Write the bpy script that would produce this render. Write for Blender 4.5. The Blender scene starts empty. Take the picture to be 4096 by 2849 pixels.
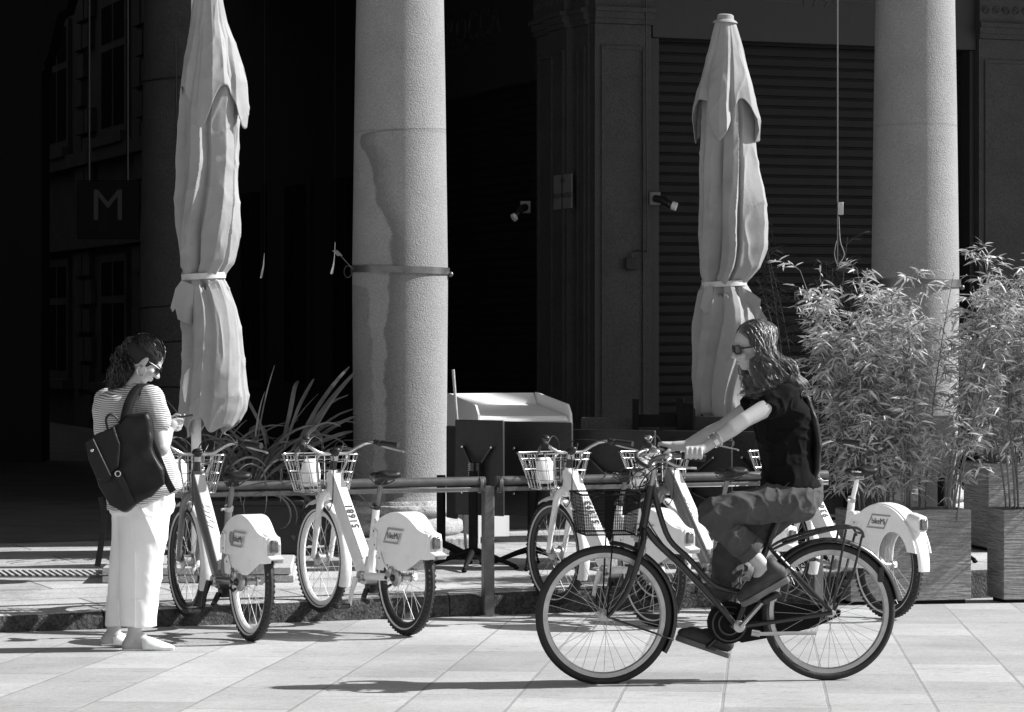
import bpy, bmesh, math, random
from mathutils import Vector, Matrix, noise, Quaternion
R = math.radians
rnd = random.Random(7)
scene = bpy.context.scene
COL = scene.collection

# ---------------------------------------------------------------- camera
ZC = 1.8
cam_d = bpy.data.cameras.new("camera"); cam = bpy.data.objects.new("camera", cam_d); COL.objects.link(cam)
cam.location = (0, 0, ZC); cam.rotation_euler = (R(90), 0, 0)
cam_d.lens = 98.44; cam_d.sensor_width = 36; cam_d.sensor_fit = 'HORIZONTAL'
cam_d.shift_y = -31/1024
cam_d.clip_start = 0.1; cam_d.clip_end = 500
scene.camera = cam
# ---------------------------------------------------------------- light
SUN_AZ, SUN_EL = R(8), R(37)
S = Vector((math.cos(SUN_EL)*math.cos(SUN_AZ), math.cos(SUN_EL)*math.sin(SUN_AZ), math.sin(SUN_EL)))
world = bpy.data.worlds.new("World"); scene.world = world; world.use_nodes = True
wn = world.node_tree; bg = wn.nodes['Background']
sky = wn.nodes.new('ShaderNodeTexSky'); sky.sky_type = 'NISHITA'; sky.sun_disc = False
sky.sun_elevation = SUN_EL; sky.sun_rotation = R(90)-SUN_AZ
bw = wn.nodes.new('ShaderNodeRGBToBW')
wn.links.new(sky.outputs[0], bw.inputs[0]); wn.links.new(bw.outputs[0], bg.inputs[0]); bg.inputs[1].default_value = 0.085
sd = bpy.data.lights.new("sun", 'SUN'); sd.energy = 4.6; sd.angle = R(0.53); sd.color = (1, 1, 1)
sun = bpy.data.objects.new("sun", sd); COL.objects.link(sun)
sun.rotation_euler = S.to_track_quat('Z', 'Y').to_euler(); sun.location = (20, 3, 16)
scene.view_settings.view_transform = 'Standard'; scene.view_settings.look = 'None'
scene.view_settings.exposure = 0.80; scene.view_settings.gamma = 1
scene.cycles.max_bounces = 8

# ---------------------------------------------------------------- materials
MATS = {}
def mat(name, base=.5, rough=.6, metal=0., var=0., scale=8., bump=0., bscale=None, speck=0., sscale=120., stretch=(1,1,1), spec=.5, coat=0., dirt=0., trans=0.):
    m = bpy.data.materials.new(name); m.use_nodes = True; MATS[name] = m
    nt = m.node_tree; p = nt.nodes['Principled BSDF']
    p.inputs['Base Color'].default_value = (base, base, base, 1)
    p.inputs['Roughness'].default_value = rough; p.inputs['Metallic'].default_value = metal
    p.inputs['Specular IOR Level'].default_value = spec
    if coat: p.inputs['Coat Weight'].default_value = coat; p.inputs['Coat Roughness'].default_value = .12
    if trans: p.inputs['Transmission Weight'].default_value = trans
    N = nt.nodes.new; L = nt.links.new
    tc = N('ShaderNodeTexCoord'); mp = N('ShaderNodeMapping'); mp.inputs['Scale'].default_value = stretch
    L(tc.outputs['Object'], mp.inputs[0]); vec = mp.outputs[0]
    col = None
    def mulrange(fac, lo, hi):
        r = N('ShaderNodeMapRange'); r.inputs[1].default_value = .3; r.inputs[2].default_value = .7
        r.inputs[3].default_value = lo; r.inputs[4].default_value = hi; L(fac, r.inputs[0]); return r.outputs[0]
    def mul(a, b):
        n = N('ShaderNodeMath'); n.operation = 'MULTIPLY'; L(a, n.inputs[0]) if not isinstance(a, float) else n.inputs[0].__setattr__('default_value', a)
        L(b, n.inputs[1]); return n.outputs[0]
    val = float(base)
    if var:
        n = N('ShaderNodeTexNoise'); n.inputs['Scale'].default_value = scale; n.inputs['Detail'].default_value = 6; n.inputs['Roughness'].default_value = .65
        L(vec, n.inputs['Vector']); val = mul(val, mulrange(n.outputs[0], 1-var, 1+var))
    if speck:
        n = N('ShaderNodeTexNoise'); n.inputs['Scale'].default_value = sscale; n.inputs['Detail'].default_value = 3
        L(vec, n.inputs['Vector']); val = mul(val, mulrange(n.outputs[0], 1-speck, 1+speck))
    if dirt:
        n = N('ShaderNodeTexNoise'); n.inputs['Scale'].default_value = 2.3; n.inputs['Detail'].default_value = 8; n.inputs['Roughness'].default_value = .7
        L(vec, n.inputs['Vector']); r = N('ShaderNodeMapRange'); r.inputs[1].default_value = .52; r.inputs[2].default_value = .62
        r.inputs[3].default_value = 1; r.inputs[4].default_value = 1-dirt; L(n.outputs[0], r.inputs[0]); val = mul(val, r.outputs[0])
    if not isinstance(val, float): L(val, p.inputs['Base Color'])
    if bump:
        n = N('ShaderNodeTexNoise'); n.inputs['Scale'].default_value = bscale or scale; n.inputs['Detail'].default_value = 5; n.inputs['Roughness'].default_value = .6
        L(vec, n.inputs['Vector']); b = N('ShaderNodeBump'); b.inputs['Strength'].default_value = min(1, bump); b.inputs['Distance'].default_value = .01 if bump <= 1 else .01*bump
        L(n.outputs[0], b.inputs['Height']); L(b.outputs[0], p.inputs['Normal'])
    return m

mat('granite', .40, .85, var=.22, scale=3, speck=.22, sscale=110, bump=.9, bscale=55)
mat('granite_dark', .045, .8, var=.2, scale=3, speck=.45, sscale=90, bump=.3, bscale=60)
mat('base_stone', .36, .9, var=.3, scale=6, speck=.3, sscale=70, bump=1.6, bscale=22)
mat('arcade_shade_tone', .13, .85, var=.3, scale=2, speck=.25, sscale=60)  # floor tone with the arcade shade put into its colour
mat('kerb_stone', .055, .9, var=.5, scale=14, speck=.6, sscale=60, bump=2.5, bscale=45)
mat('slab_light', .42, .85, var=.15, scale=10, speck=.25, sscale=90, bump=.5, bscale=60)
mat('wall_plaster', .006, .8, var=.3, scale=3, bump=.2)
mat('facade', .06, .8, var=.3, scale=2, bump=.2)
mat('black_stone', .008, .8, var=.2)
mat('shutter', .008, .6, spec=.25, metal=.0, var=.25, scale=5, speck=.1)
mat('frame_grey', .02, .6, var=.1)
mat('sign_panel', .05, .6, var=.1)
mat('letter', .14, .5)
mat('letter_sign', .014, .5)
mat('letter_dim', .022, .5)
mat('plate', .17, .5, var=.1)
mat('letter_black', .02, .6)
mat('glass_dark', .01, .08)
mat('canvas', .31, .85, var=.06, scale=5, bump=.5, bscale=6, dirt=.12)
mat('strap', .55, .8, var=.05, scale=20)
mat('white_paint', .85, .38, coat=.3, var=.06, scale=9, dirt=.22)
mat('white_plain', .78, .5, var=.03, scale=6)
mat('grey_paint', .20, .32, metal=.35, coat=.4, var=.08, scale=8)
mat('beam_silver', .62, .35, metal=.25, coat=.3, var=.05, scale=6)
mat('chrome', .62, .16, metal=1., var=.08, scale=14)
mat('alu', .45, .38, metal=.8, var=.15, scale=20)
mat('steel_dark', .16, .38, metal=.7, var=.2, scale=12)
mat('rail_steel', .13, .42, metal=.55, var=.3, scale=9, bump=.08, bscale=30)
mat('black_plastic', .018, .38, var=.2, scale=20)
mat('black_leather', .008, .5, spec=.3, var=.3, scale=14, bump=.15, bscale=30)
mat('rubber', .016, .7, var=.3, scale=30, bump=.3, bscale=90)
mat('reflective', .6, .4)
mat('black_metal', .009, .35, coat=.3, var=.3, scale=10)
mat('black_metal_matt', .006, .75, spec=.2, var=.3, scale=10)
mat('table_top', .016, .55, var=.35, scale=5, speck=.35, sscale=60)
mat('table_top_speck', .045, .6, var=.45, scale=6, speck=.5, sscale=70)
mat('lens', .09, .10, var=.6, scale=60, bump=.5, bscale=80, coat=.6)
mat('lens_dark', .14, .15, var=.5, scale=60, bump=.5, bscale=80, coat=.6)
mat('logo_grey', .30, .5)
mat('skin', .42, .5, var=.06, scale=9)
mat('skin_rider', .42, .5, var=.08, scale=9)
mat('lips', .26, .5)
mat('cotton_white', .86, .8, var=.03, scale=5, bump=.15, bscale=12)
mat('cotton_black', .005, .9, spec=.12, var=.2, scale=8, bump=.3, bscale=12)
mat('trouser_grey', .07, .9, spec=.2, var=.18, scale=9, bump=.5, bscale=14)
mat('shoe_dark', .03, .7, var=.4, scale=20)
mat('sole', .12, .7)
mat('shoe_white', .85, .6, var=.1, scale=60, bump=.4, bscale=120)
mat('hair_black', .012, .35, spec=.9)
mat('hair_brown', .11, .45, spec=.7)
mat('hair_brown_core', .06, .8)
mat('spoke', .42, .5, metal=.3)
mat('hair_core', .01, .8)
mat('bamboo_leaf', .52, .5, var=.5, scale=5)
mat('bamboo_leaf_shaded', .06, .55, var=.3, scale=5)  # same leaf with the arcade shade put into its colour
mat('bamboo_stem', .16, .5, var=.3, scale=20)
mat('blade_leaf', .13, .35, var=.5, scale=4)
mat('planter_dark', .02, .6, var=.3, scale=5, bump=.2)
mat('soil', .03, .9, var=.4, scale=20, bump=1)
mat('cable', .05, .5)
mat('white_enamel', .85, .45, var=.02)

def translucent(name, k=.4):
    m = MATS[name]; nt = m.node_tree; p = nt.nodes['Principled BSDF']; o = nt.nodes['Material Output']
    t = nt.nodes.new('ShaderNodeBsdfTranslucent'); mx = nt.nodes.new('ShaderNodeMixShader'); mx.inputs[0].default_value = k
    nt.links.new(p.inputs['Base Color'].links[0].from_socket, t.inputs[0]); nt.links.new(p.outputs[0], mx.inputs[1]); nt.links.new(t.outputs[0], mx.inputs[2]); nt.links.new(mx.outputs[0], o.inputs[0])
translucent('bamboo_leaf', .28); translucent('blade_leaf', .25)
def mat_ground():
    m = bpy.data.materials.new('piazza_slabs'); m.use_nodes = True; MATS['piazza'] = m
    nt = m.node_tree; p = nt.nodes['Principled BSDF']; p.inputs['Roughness'].default_value = .8; p.inputs['Specular IOR Level'].default_value = .3
    N = nt.nodes.new; L = nt.links.new
    tc = N('ShaderNodeTexCoord')
    dn = N('ShaderNodeTexNoise'); dn.inputs['Scale'].default_value = 4; dn.inputs['Detail'].default_value = 6; L(tc.outputs['Object'], dn.inputs['Vector'])
    vs = N('ShaderNodeVectorMath'); vs.operation = 'MULTIPLY_ADD'; L(dn.outputs['Color'], vs.inputs[0]); vs.inputs[1].default_value = (.012, .012, 0); L(tc.outputs['Object'], vs.inputs[2])
    mp = N('ShaderNodeMapping'); mp.inputs['Rotation'].default_value = (0, 0, -R(90-5.1)); mp.inputs['Location'].default_value = (0.35, .29, 0)
    L(vs.outputs[0], mp.inputs[0])
    def brick(sc=1., w=.93, h=.455, c1=.80, c2=1.10, mort=.009):
        b = N('ShaderNodeTexBrick'); b.inputs['Scale'].default_value = sc; b.inputs['Brick Width'].default_value = w; b.inputs['Row Height'].default_value = h
        b.inputs['Color1'].default_value = (c1,)*3+(1,); b.inputs['Color2'].default_value = (c2,)*3+(1,); b.inputs['Mortar'].default_value = (.72,)*3+(1,)
        b.inputs['Mortar Size'].default_value = mort; b.inputs['Mortar Smooth'].default_value = .35; b.inputs['Bias'].default_value = 0
        b.offset = .37; b.offset_frequency = 2; b.squash = 1.25; b.squash_frequency = 3
        L(mp.outputs[0], b.inputs['Vector']); return b
    b = brick()
    def noi(scale, det, lo, hi, a=.3, c=.7, vec=None, rough=.6):
        n = N('ShaderNodeTexNoise'); n.inputs['Scale'].default_value = scale; n.inputs['Detail'].default_value = det; n.inputs['Roughness'].default_value = rough
        L(vec or tc.outputs['Object'], n.inputs['Vector'])
        r = N('ShaderNodeMapRange'); r.inputs[1].default_value = a; r.inputs[2].default_value = c; r.inputs[3].default_value = lo; r.inputs[4].default_value = hi
        L(n.outputs[0], r.inputs[0]); return r.outputs[0], n
    st = N('ShaderNodeMapping'); st.inputs['Scale'].default_value = (1, 3.5, 1); L(tc.outputs['Object'], st.inputs[0])
    a1, n1 = noi(1.3, 6, .84, 1.14); a2, n2 = noi(34, 9, .62, 1.36, vec=st.outputs[0], rough=.8); a3, n3 = noi(4.5, 8, 1.0, .62, .6, .72, vec=st.outputs[0], rough=.75)
    a4, n4 = noi(170, 2, .8, 1.2)
    def mul(a, b2):
        n = N('ShaderNodeMath'); n.operation = 'MULTIPLY'
        if isinstance(a, float): n.inputs[0].default_value = a
        else: L(a, n.inputs[0])
        L(b2, n.inputs[1]); return n.outputs[0]
    bwn = N('ShaderNodeRGBToBW'); L(b.outputs['Color'], bwn.inputs[0])
    v = mul(.40, bwn.outputs[0])
    for a in (a1, a2, a3, a4): v = mul(v, a)
    vo = N('ShaderNodeTexVoronoi'); vo.inputs['Scale'].default_value = 2.1; L(st.outputs[0], vo.inputs['Vector'])
    vr = N('ShaderNodeMapRange'); vr.inputs[1].default_value = .045; vr.inputs[2].default_value = .075; vr.inputs[3].default_value = .55; vr.inputs[4].default_value = 1; L(vo.outputs['Distance'], vr.inputs[0]); v = mul(v, vr.outputs[0])
    vc = N('ShaderNodeTexNoise'); vc.inputs['Scale'].default_value = 1.1; vc.inputs['Detail'].default_value = 7; vc.inputs['Distortion'].default_value = .8; L(st.outputs[0], vc.inputs['Vector'])
    vd = N('ShaderNodeMath'); vd.operation = 'SUBTRACT'; vd.inputs[1].default_value = .5; L(vc.outputs[0], vd.inputs[0]); ve = N('ShaderNodeMath'); ve.operation = 'ABSOLUTE'; L(vd.outputs[0], ve.inputs[0])
    vf = N('ShaderNodeMapRange'); vf.inputs[1].default_value = 0; vf.inputs[2].default_value = .007; vf.inputs[3].default_value = .72; vf.inputs[4].default_value = 1; L(ve.outputs[0], vf.inputs[0]); v = mul(v, vf.outputs[0])
    L(v, p.inputs['Base Color'])
    h = N('ShaderNodeMath'); h.operation = 'MULTIPLY_ADD'; L(b.outputs['Fac'], h.inputs[0]); h.inputs[1].default_value = -.5; L(n2.outputs[0], h.inputs[2])
    bp_ = N('ShaderNodeBump'); bp_.inputs['Strength'].default_value = .5; bp_.inputs['Distance'].default_value = .006; L(h.outputs[0], bp_.inputs['Height']); L(bp_.outputs[0], p.inputs['Normal'])
mat_ground()
def mat_sidewalk():
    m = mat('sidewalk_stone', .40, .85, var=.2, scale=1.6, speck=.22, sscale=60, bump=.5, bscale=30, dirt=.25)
    nt = m.node_tree; p = nt.nodes['Principled BSDF']; N = nt.nodes.new; L = nt.links.new
    src = p.inputs['Base Color'].links[0].from_socket
    tc = N('ShaderNodeTexCoord'); mp = N('ShaderNodeMapping'); mp.inputs['Rotation'].default_value = (0, 0, -R(24)); L(tc.outputs['Object'], mp.inputs[0])
    b = N('ShaderNodeTexBrick'); b.inputs['Brick Width'].default_value = 1.3; b.inputs['Row Height'].default_value = .62; b.inputs['Scale'].default_value = 1
    b.inputs['Color1'].default_value = (.86,)*3+(1,); b.inputs['Color2'].default_value = (1.1,)*3+(1,); b.inputs['Mortar'].default_value = (.45,)*3+(1,); b.inputs['Mortar Size'].default_value = .012
    L(mp.outputs[0], b.inputs['Vector'])
    mx = N('ShaderNodeMix'); mx.data_type = 'RGBA'; mx.blend_type = 'MULTIPLY'; mx.inputs[0].default_value = 1; L(src, mx.inputs[6]); L(b.outputs['Color'], mx.inputs[7]); L(mx.outputs[2], p.inputs['Base Color'])
mat_sidewalk()
def mat_ripple():
    m = mat('planter_ripple', .24, .6, var=.15, scale=6, speck=.15, sscale=50)
    nt = m.node_tree; p = nt.nodes['Principled BSDF']; N = nt.nodes.new; L = nt.links.new
    tc = N('ShaderNodeTexCoord'); mp = N('ShaderNodeMapping'); mp.inputs['Scale'].default_value = (5, 5, 68); L(tc.outputs['Object'], mp.inputs[0])
    n = N('ShaderNodeTexNoise'); n.inputs['Scale'].default_value = 1; n.inputs['Detail'].default_value = 3; n.inputs['Distortion'].default_value = .6; L(mp.outputs[0], n.inputs['Vector'])
    b = N('ShaderNodeBump'); b.inputs['Strength'].default_value = 1; b.inputs['Distance'].default_value = .03; L(n.outputs[0], b.inputs['Height']); L(b.outputs[0], p.inputs['Normal'])
    src = p.inputs['Base Color'].links[0].from_socket
    r = N('ShaderNodeMapRange'); r.inputs[1].default_value = .35; r.inputs[2].default_value = .6; r.inputs[3].default_value = .78; r.inputs[4].default_value = 1.12; L(n.outputs[0], r.inputs[0])
    mm = N('ShaderNodeMath'); mm.operation = 'MULTIPLY'; L(src, mm.inputs[0]); L(r.outputs[0], mm.inputs[1]); L(mm.outputs[0], p.inputs['Base Color'])
mat_ripple()
def mat_stripes():
    m = mat('striped_cotton', .70, .85, bump=.15, bscale=12)
    nt = m.node_tree; p = nt.nodes['Principled BSDF']; N = nt.nodes.new; L = nt.links.new
    tc = N('ShaderNodeTexCoord'); dn = N('ShaderNodeTexNoise'); dn.inputs['Scale'].default_value = 5; dn.inputs['Detail'].default_value = 2; L(tc.outputs['Object'], dn.inputs['Vector'])
    sp = N('ShaderNodeSeparateXYZ'); L(tc.outputs['Object'], sp.inputs[0])
    a = N('ShaderNodeMath'); a.operation = 'MULTIPLY_ADD'; L(dn.outputs[0], a.inputs[0]); a.inputs[1].default_value = .05; L(sp.outputs[2], a.inputs[2])
    s = N('ShaderNodeMath'); s.operation = 'MULTIPLY'; L(a.outputs[0], s.inputs[0]); s.inputs[1].default_value = 2*math.pi/.0105
    c = N('ShaderNodeMath'); c.operation = 'SINE'; L(s.outputs[0], c.inputs[0])
    r = N('ShaderNodeMapRange'); r.inputs[1].default_value = -.1; r.inputs[2].default_value = .35; r.inputs[3].default_value = .66; r.inputs[4].default_value = .14; L(c.outputs[0], r.inputs[0]); L(r.outputs[0], p.inputs['Base Color'])
mat_stripes()
def mat_column(name, stain):   # granite shaft; the near column has one sharp-edged dark stain
    m = mat(name, .27, .85, var=.12, scale=2.0, speck=.26, sscale=120, bump=.8, bscale=85)
    nt = m.node_tree; p = nt.nodes['Principled BSDF']; N = nt.nodes.new; L = nt.links.new
    src = p.inputs['Base Color'].links[0].from_socket
    tc = N('ShaderNodeTexCoord'); sp = N('ShaderNodeSeparateXYZ'); L(tc.outputs['Object'], sp.inputs[0])
    n = N('ShaderNodeTexNoise'); n.inputs['Scale'].default_value = 9; n.inputs['Detail'].default_value = 6; L(tc.outputs['Object'], n.inputs['Vector'])
    def m2(op, a, b, c=None):
        q = N('ShaderNodeMath'); q.operation = op
        for i, v in enumerate((a, b, c)):
            if v is None: continue
            if isinstance(v, (int, float)): q.inputs[i].default_value = v
            else: L(v, q.inputs[i])
        return q.outputs[0]
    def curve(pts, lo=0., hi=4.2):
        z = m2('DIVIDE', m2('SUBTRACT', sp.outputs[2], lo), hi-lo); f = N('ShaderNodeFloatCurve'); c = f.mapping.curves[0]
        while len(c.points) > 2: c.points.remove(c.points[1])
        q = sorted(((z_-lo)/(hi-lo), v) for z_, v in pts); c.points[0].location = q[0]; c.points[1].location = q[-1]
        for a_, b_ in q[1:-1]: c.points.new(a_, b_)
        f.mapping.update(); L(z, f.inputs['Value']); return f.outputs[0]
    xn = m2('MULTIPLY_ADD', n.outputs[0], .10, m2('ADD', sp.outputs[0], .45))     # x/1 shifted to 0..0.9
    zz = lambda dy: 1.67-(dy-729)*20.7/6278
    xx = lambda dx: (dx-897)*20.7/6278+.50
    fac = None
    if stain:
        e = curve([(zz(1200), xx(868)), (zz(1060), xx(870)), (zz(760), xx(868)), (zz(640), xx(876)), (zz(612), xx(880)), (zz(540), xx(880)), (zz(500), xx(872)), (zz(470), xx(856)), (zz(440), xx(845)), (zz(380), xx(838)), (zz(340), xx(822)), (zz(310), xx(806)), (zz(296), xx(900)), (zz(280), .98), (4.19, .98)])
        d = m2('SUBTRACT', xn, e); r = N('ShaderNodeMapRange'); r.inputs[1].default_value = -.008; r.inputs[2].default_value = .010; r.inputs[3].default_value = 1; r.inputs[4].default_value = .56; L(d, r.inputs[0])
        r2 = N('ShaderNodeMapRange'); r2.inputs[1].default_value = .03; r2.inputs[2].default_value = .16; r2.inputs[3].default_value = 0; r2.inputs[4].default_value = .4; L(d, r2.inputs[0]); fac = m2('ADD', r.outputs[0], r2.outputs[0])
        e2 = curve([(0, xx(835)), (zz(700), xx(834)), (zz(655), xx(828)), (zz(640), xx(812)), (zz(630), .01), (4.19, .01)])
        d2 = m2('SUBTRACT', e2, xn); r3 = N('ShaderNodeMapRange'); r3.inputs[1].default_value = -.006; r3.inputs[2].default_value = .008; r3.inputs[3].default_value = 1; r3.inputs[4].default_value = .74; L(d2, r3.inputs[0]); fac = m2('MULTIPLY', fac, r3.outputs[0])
    # faint horizontal drum joint
    j = m2('ABSOLUTE', m2('SUBTRACT', sp.outputs[2], 3.09 if stain else 3.25), 0); r4 = N('ShaderNodeMapRange'); r4.inputs[1].default_value = .004; r4.inputs[2].default_value = .014; r4.inputs[3].default_value = .84; r4.inputs[4].default_value = 1; L(j, r4.inputs[0])
    fac = m2('MULTIPLY', fac, r4.outputs[0]) if fac else r4.outputs[0]
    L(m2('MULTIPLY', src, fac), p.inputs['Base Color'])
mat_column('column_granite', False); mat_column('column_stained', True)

# ---------------------------------------------------------------- helpers
def D(dx, dy, Y):
    return Vector(((dx-1148)*Y/6278, Y, ZC-(dy-729)*Y/6278))
def road_z(Y): return .56-.03286*Y
def kerb_y(X): return 17.57+.5*X
SIDE_Z = .13
U = Vector((math.cos(R(21)), math.sin(R(21)), 0)); V = Vector((-U.y, U.x, 0))

def tag(o, label=None, cat=None, group=None, kind=None):
    if label: o['label'] = label
    if cat: o['category'] = cat
    if group: o['group'] = group
    if kind: o['kind'] = kind
    return o
def thing(name, label, cat, loc=(0, 0, 0), rz=0, group=None, rot=None):
    o = bpy.data.objects.new(name, None); COL.objects.link(o); o.location = loc
    o.rotation_euler = rot if rot else (0, 0, rz); o.empty_display_size = .1
    return tag(o, label, cat, group)
def dup_tree(o, parent=None):
    c = o.copy(); COL.objects.link(c)
    if parent: c.parent = parent
    for ch in list(o.children): dup_tree(ch, c)
    return c
def finish(me, name, m, parent, smooth=40, bevel=0, bseg=2):
    o = bpy.data.objects.new(name, me); COL.objects.link(o)
    if m: me.materials.append(MATS[m] if isinstance(m, str) else m)
    if smooth:
        me.polygons.foreach_set('use_smooth', [True]*len(me.polygons)); me.set_sharp_from_angle(angle=R(smooth))
    if parent: o.parent = parent
    if bevel:
        b = o.modifiers.new('bevel', 'BEVEL'); b.width = bevel; b.segments = bseg; b.limit_method = 'ANGLE'; b.angle_limit = R(40)
    return o
class MB:
    def __init__(s, M=None): s.v = []; s.f = []; s.M = M or Matrix()
    def add(s, vs, fs):
        b = len(s.v); s.v += [tuple(s.M @ Vector(v)) for v in vs]; s.f += [tuple(i+b for i in f) for f in fs]
    def box(s, c, d, rot=None):
        x, y, z = d[0]/2, d[1]/2, d[2]/2; M = rot if rot else Matrix(); c = Vector(c)
        if len(M) == 4: M = M.to_3x3()
        vs = [c+M@Vector(p) for p in [(-x,-y,-z),(x,-y,-z),(x,y,-z),(-x,y,-z),(-x,-y,z),(x,-y,z),(x,y,z),(-x,y,z)]]
        s.add(vs, [(3,2,1,0),(4,5,6,7),(0,1,5,4),(1,2,6,5),(2,3,7,6),(3,0,4,7)]); return s
    def bar(s, a, b, w, h, up=(0, 0, 1)):
        a, b = Vector(a), Vector(b); d = (b-a); l = d.length; x = d/l; up = Vector(up)
        if abs(x.dot(up)) > .98: up = Vector((0, 1, 0))
        y = up.cross(x).normalized(); z = x.cross(y)
        return s.box((a+b)/2, (l, w, h), Matrix((x, y, z)).transposed())
    def tube(s, pts, r, seg=8, closed=False, side=None, ry=None, e=2.):
        pts = [Vector(p) for p in pts]; n = len(pts); rs = r if isinstance(r, (list, tuple)) else [r]*n
        rys = (ry if isinstance(ry, (list, tuple)) else [ry]*n) if ry else rs
        vs = []; fs = []; prev = None
        for i, p in enumerate(pts):
            a = pts[(i-1) % n] if (closed or i > 0) else p; b = pts[(i+1) % n] if (closed or i < n-1) else p
            t = (b-a).normalized()
            if side is not None: nx = Vector(side)
            else:
                if prev is None: nx = Vector((0, 0, 1)) if abs(t.z) < .9 else Vector((1, 0, 0))
                else: nx = prev
            nx = (nx-t*nx.dot(t)); nx.normalize(); prev = nx; ny = t.cross(nx)
            for k in range(seg):
                th = 2*math.pi*(k+.5)/seg; c, q = math.cos(th), math.sin(th)
                if e != 2: c = math.copysign(abs(c)**(2/e), c); q = math.copysign(abs(q)**(2/e), q)
                vs.append(p+nx*c*rs[i]+ny*q*rys[i])
        m = n if closed else n-1
        for i in range(m):
            for k in range(seg):
                j = (i+1) % n; fs.append((i*seg+k, i*seg+(k+1) % seg, j*seg+(k+1) % seg, j*seg+k))
        if not closed: fs.append(tuple(range(seg))[::-1]); fs.append(tuple((n-1)*seg+k for k in range(seg)))
        s.add(vs, fs); return s
    def lathe(s, prof, seg=32, M=None, cap=True):
        M = M or Matrix(); vs = []; fs = []; n = len(prof)
        for r, z in prof:
            for k in range(seg): th = 2*math.pi*k/seg; vs.append(M@Vector((r*math.cos(th), r*math.sin(th), z)))
        for i in range(n-1):
            for k in range(seg): fs.append((i*seg+k, i*seg+(k+1) % seg, (i+1)*seg+(k+1) % seg, (i+1)*seg+k))
        if cap: fs.append(tuple(range(seg))[::-1]); fs.append(tuple((n-1)*seg+k for k in range(seg)))
        s.add(vs, fs); return s
    def prism(s, poly, h, M=None, h0=0.):
        M = M or Matrix(); n = len(poly)
        ar = sum(poly[i][0]*poly[(i+1) % n][1]-poly[(i+1) % n][0]*poly[i][1] for i in range(n))
        if ar < 0: poly = poly[::-1]
        vs = [M@Vector((p[0], p[1], h0)) for p in poly]+[M@Vector((p[0], p[1], h)) for p in poly]
        s.add(vs, [tuple(range(n))[::-1], tuple(range(n, 2*n))]+[(i, (i+1) % n, n+(i+1) % n, n+i) for i in range(n)]); return s
    def ell(s, c, rad, rot=None, u=16, v=10):
        M = rot or Matrix.Identity(3); c = Vector(c); vs = []; fs = []
        for j in range(1, v):
            ph = math.pi*j/v
            for i in range(u):
                th = 2*math.pi*i/u; vs.append(c+M@Vector((rad[0]*math.sin(ph)*math.cos(th), rad[1]*math.sin(ph)*math.sin(th), rad[2]*math.cos(ph))))
        vs += [c+M@Vector((0, 0, rad[2])), c+M@Vector((0, 0, -rad[2]))]; t, b = len(vs)-2, len(vs)-1
        for j in range(v-2):
            for i in range(u): fs.append((j*u+i, (j+1)*u+i, (j+1)*u+(i+1) % u, j*u+(i+1) % u))
        for i in range(u): fs.append((t, i, (i+1) % u)); fs.append((b, (v-2)*u+(i+1) % u, (v-2)*u+i))
        s.add(vs, fs); return s
    def cone(s, p1, r1, p2, r2, seg=14):    # tapered capsule
        p1, p2 = Vector(p1), Vector(p2); d = (p2-p1); L = d.length; t = d/L
        pts = []; rs = []
        for a in (0, 25, 50, 70): pts.append(p1-t*r1*math.cos(R(a))); rs.append(max(r1*math.sin(R(a)), .0006))
        pts.append(p1); rs.append(r1); pts.append(p2); rs.append(r2)
        for a in (70, 50, 25, 0): pts.append(p2+t*r2*math.cos(R(a))); rs.append(max(r2*math.sin(R(a)), .0006))
        return s.tube(pts, rs, seg, side=Vector((0, 0, 1)) if abs(t.z) < .9 else Vector((1, 0, 0)))
    def loft(s, secs, seg=24, e=2.3):       # secs: (x,y,z,rx,ry[,rotz])
        vs = []; fs = []; n = len(secs)
        for q in secs:
            x, y, z, rx, ry = q[:5]; rz = q[5] if len(q) > 5 else 0
            for k in range(seg):
                th = 2*math.pi*k/seg; c, d = math.cos(th), math.sin(th); c = math.copysign(abs(c)**(2/e), c)*rx; d = math.copysign(abs(d)**(2/e), d)*ry
                vs.append((x+c*math.cos(rz)-d*math.sin(rz), y+c*math.sin(rz)+d*math.cos(rz), z))
        up = secs[-1][2] > secs[0][2]
        for i in range(n-1):
            for k in range(seg):
                f = (i*seg+k, i*seg+(k+1) % seg, (i+1)*seg+(k+1) % seg, (i+1)*seg+k); fs.append(f if up else f[::-1])
        a = tuple(range(seg)); b = tuple((n-1)*seg+k for k in range(seg))
        fs += [a[::-1], b] if up else [a, b[::-1]]
        s.add(vs, fs); return s
    def mesh(s, name):
        me = bpy.data.meshes.new(name); me.from_pydata(s.v, [], s.f); me.update(); return me
    def build(s, name, m, parent=None, smooth=40, bevel=0, bseg=2, label=None, cat=None, group=None, kind=None, loc=None):
        me = s.mesh(name)
        if loc is not None: me.transform(Matrix.Translation(-Vector(loc)))
        o = finish(me, name, m, parent, smooth, bevel, bseg)
        if loc is not None: o.location = loc
        return tag(o, label, cat, group, kind)
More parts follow.
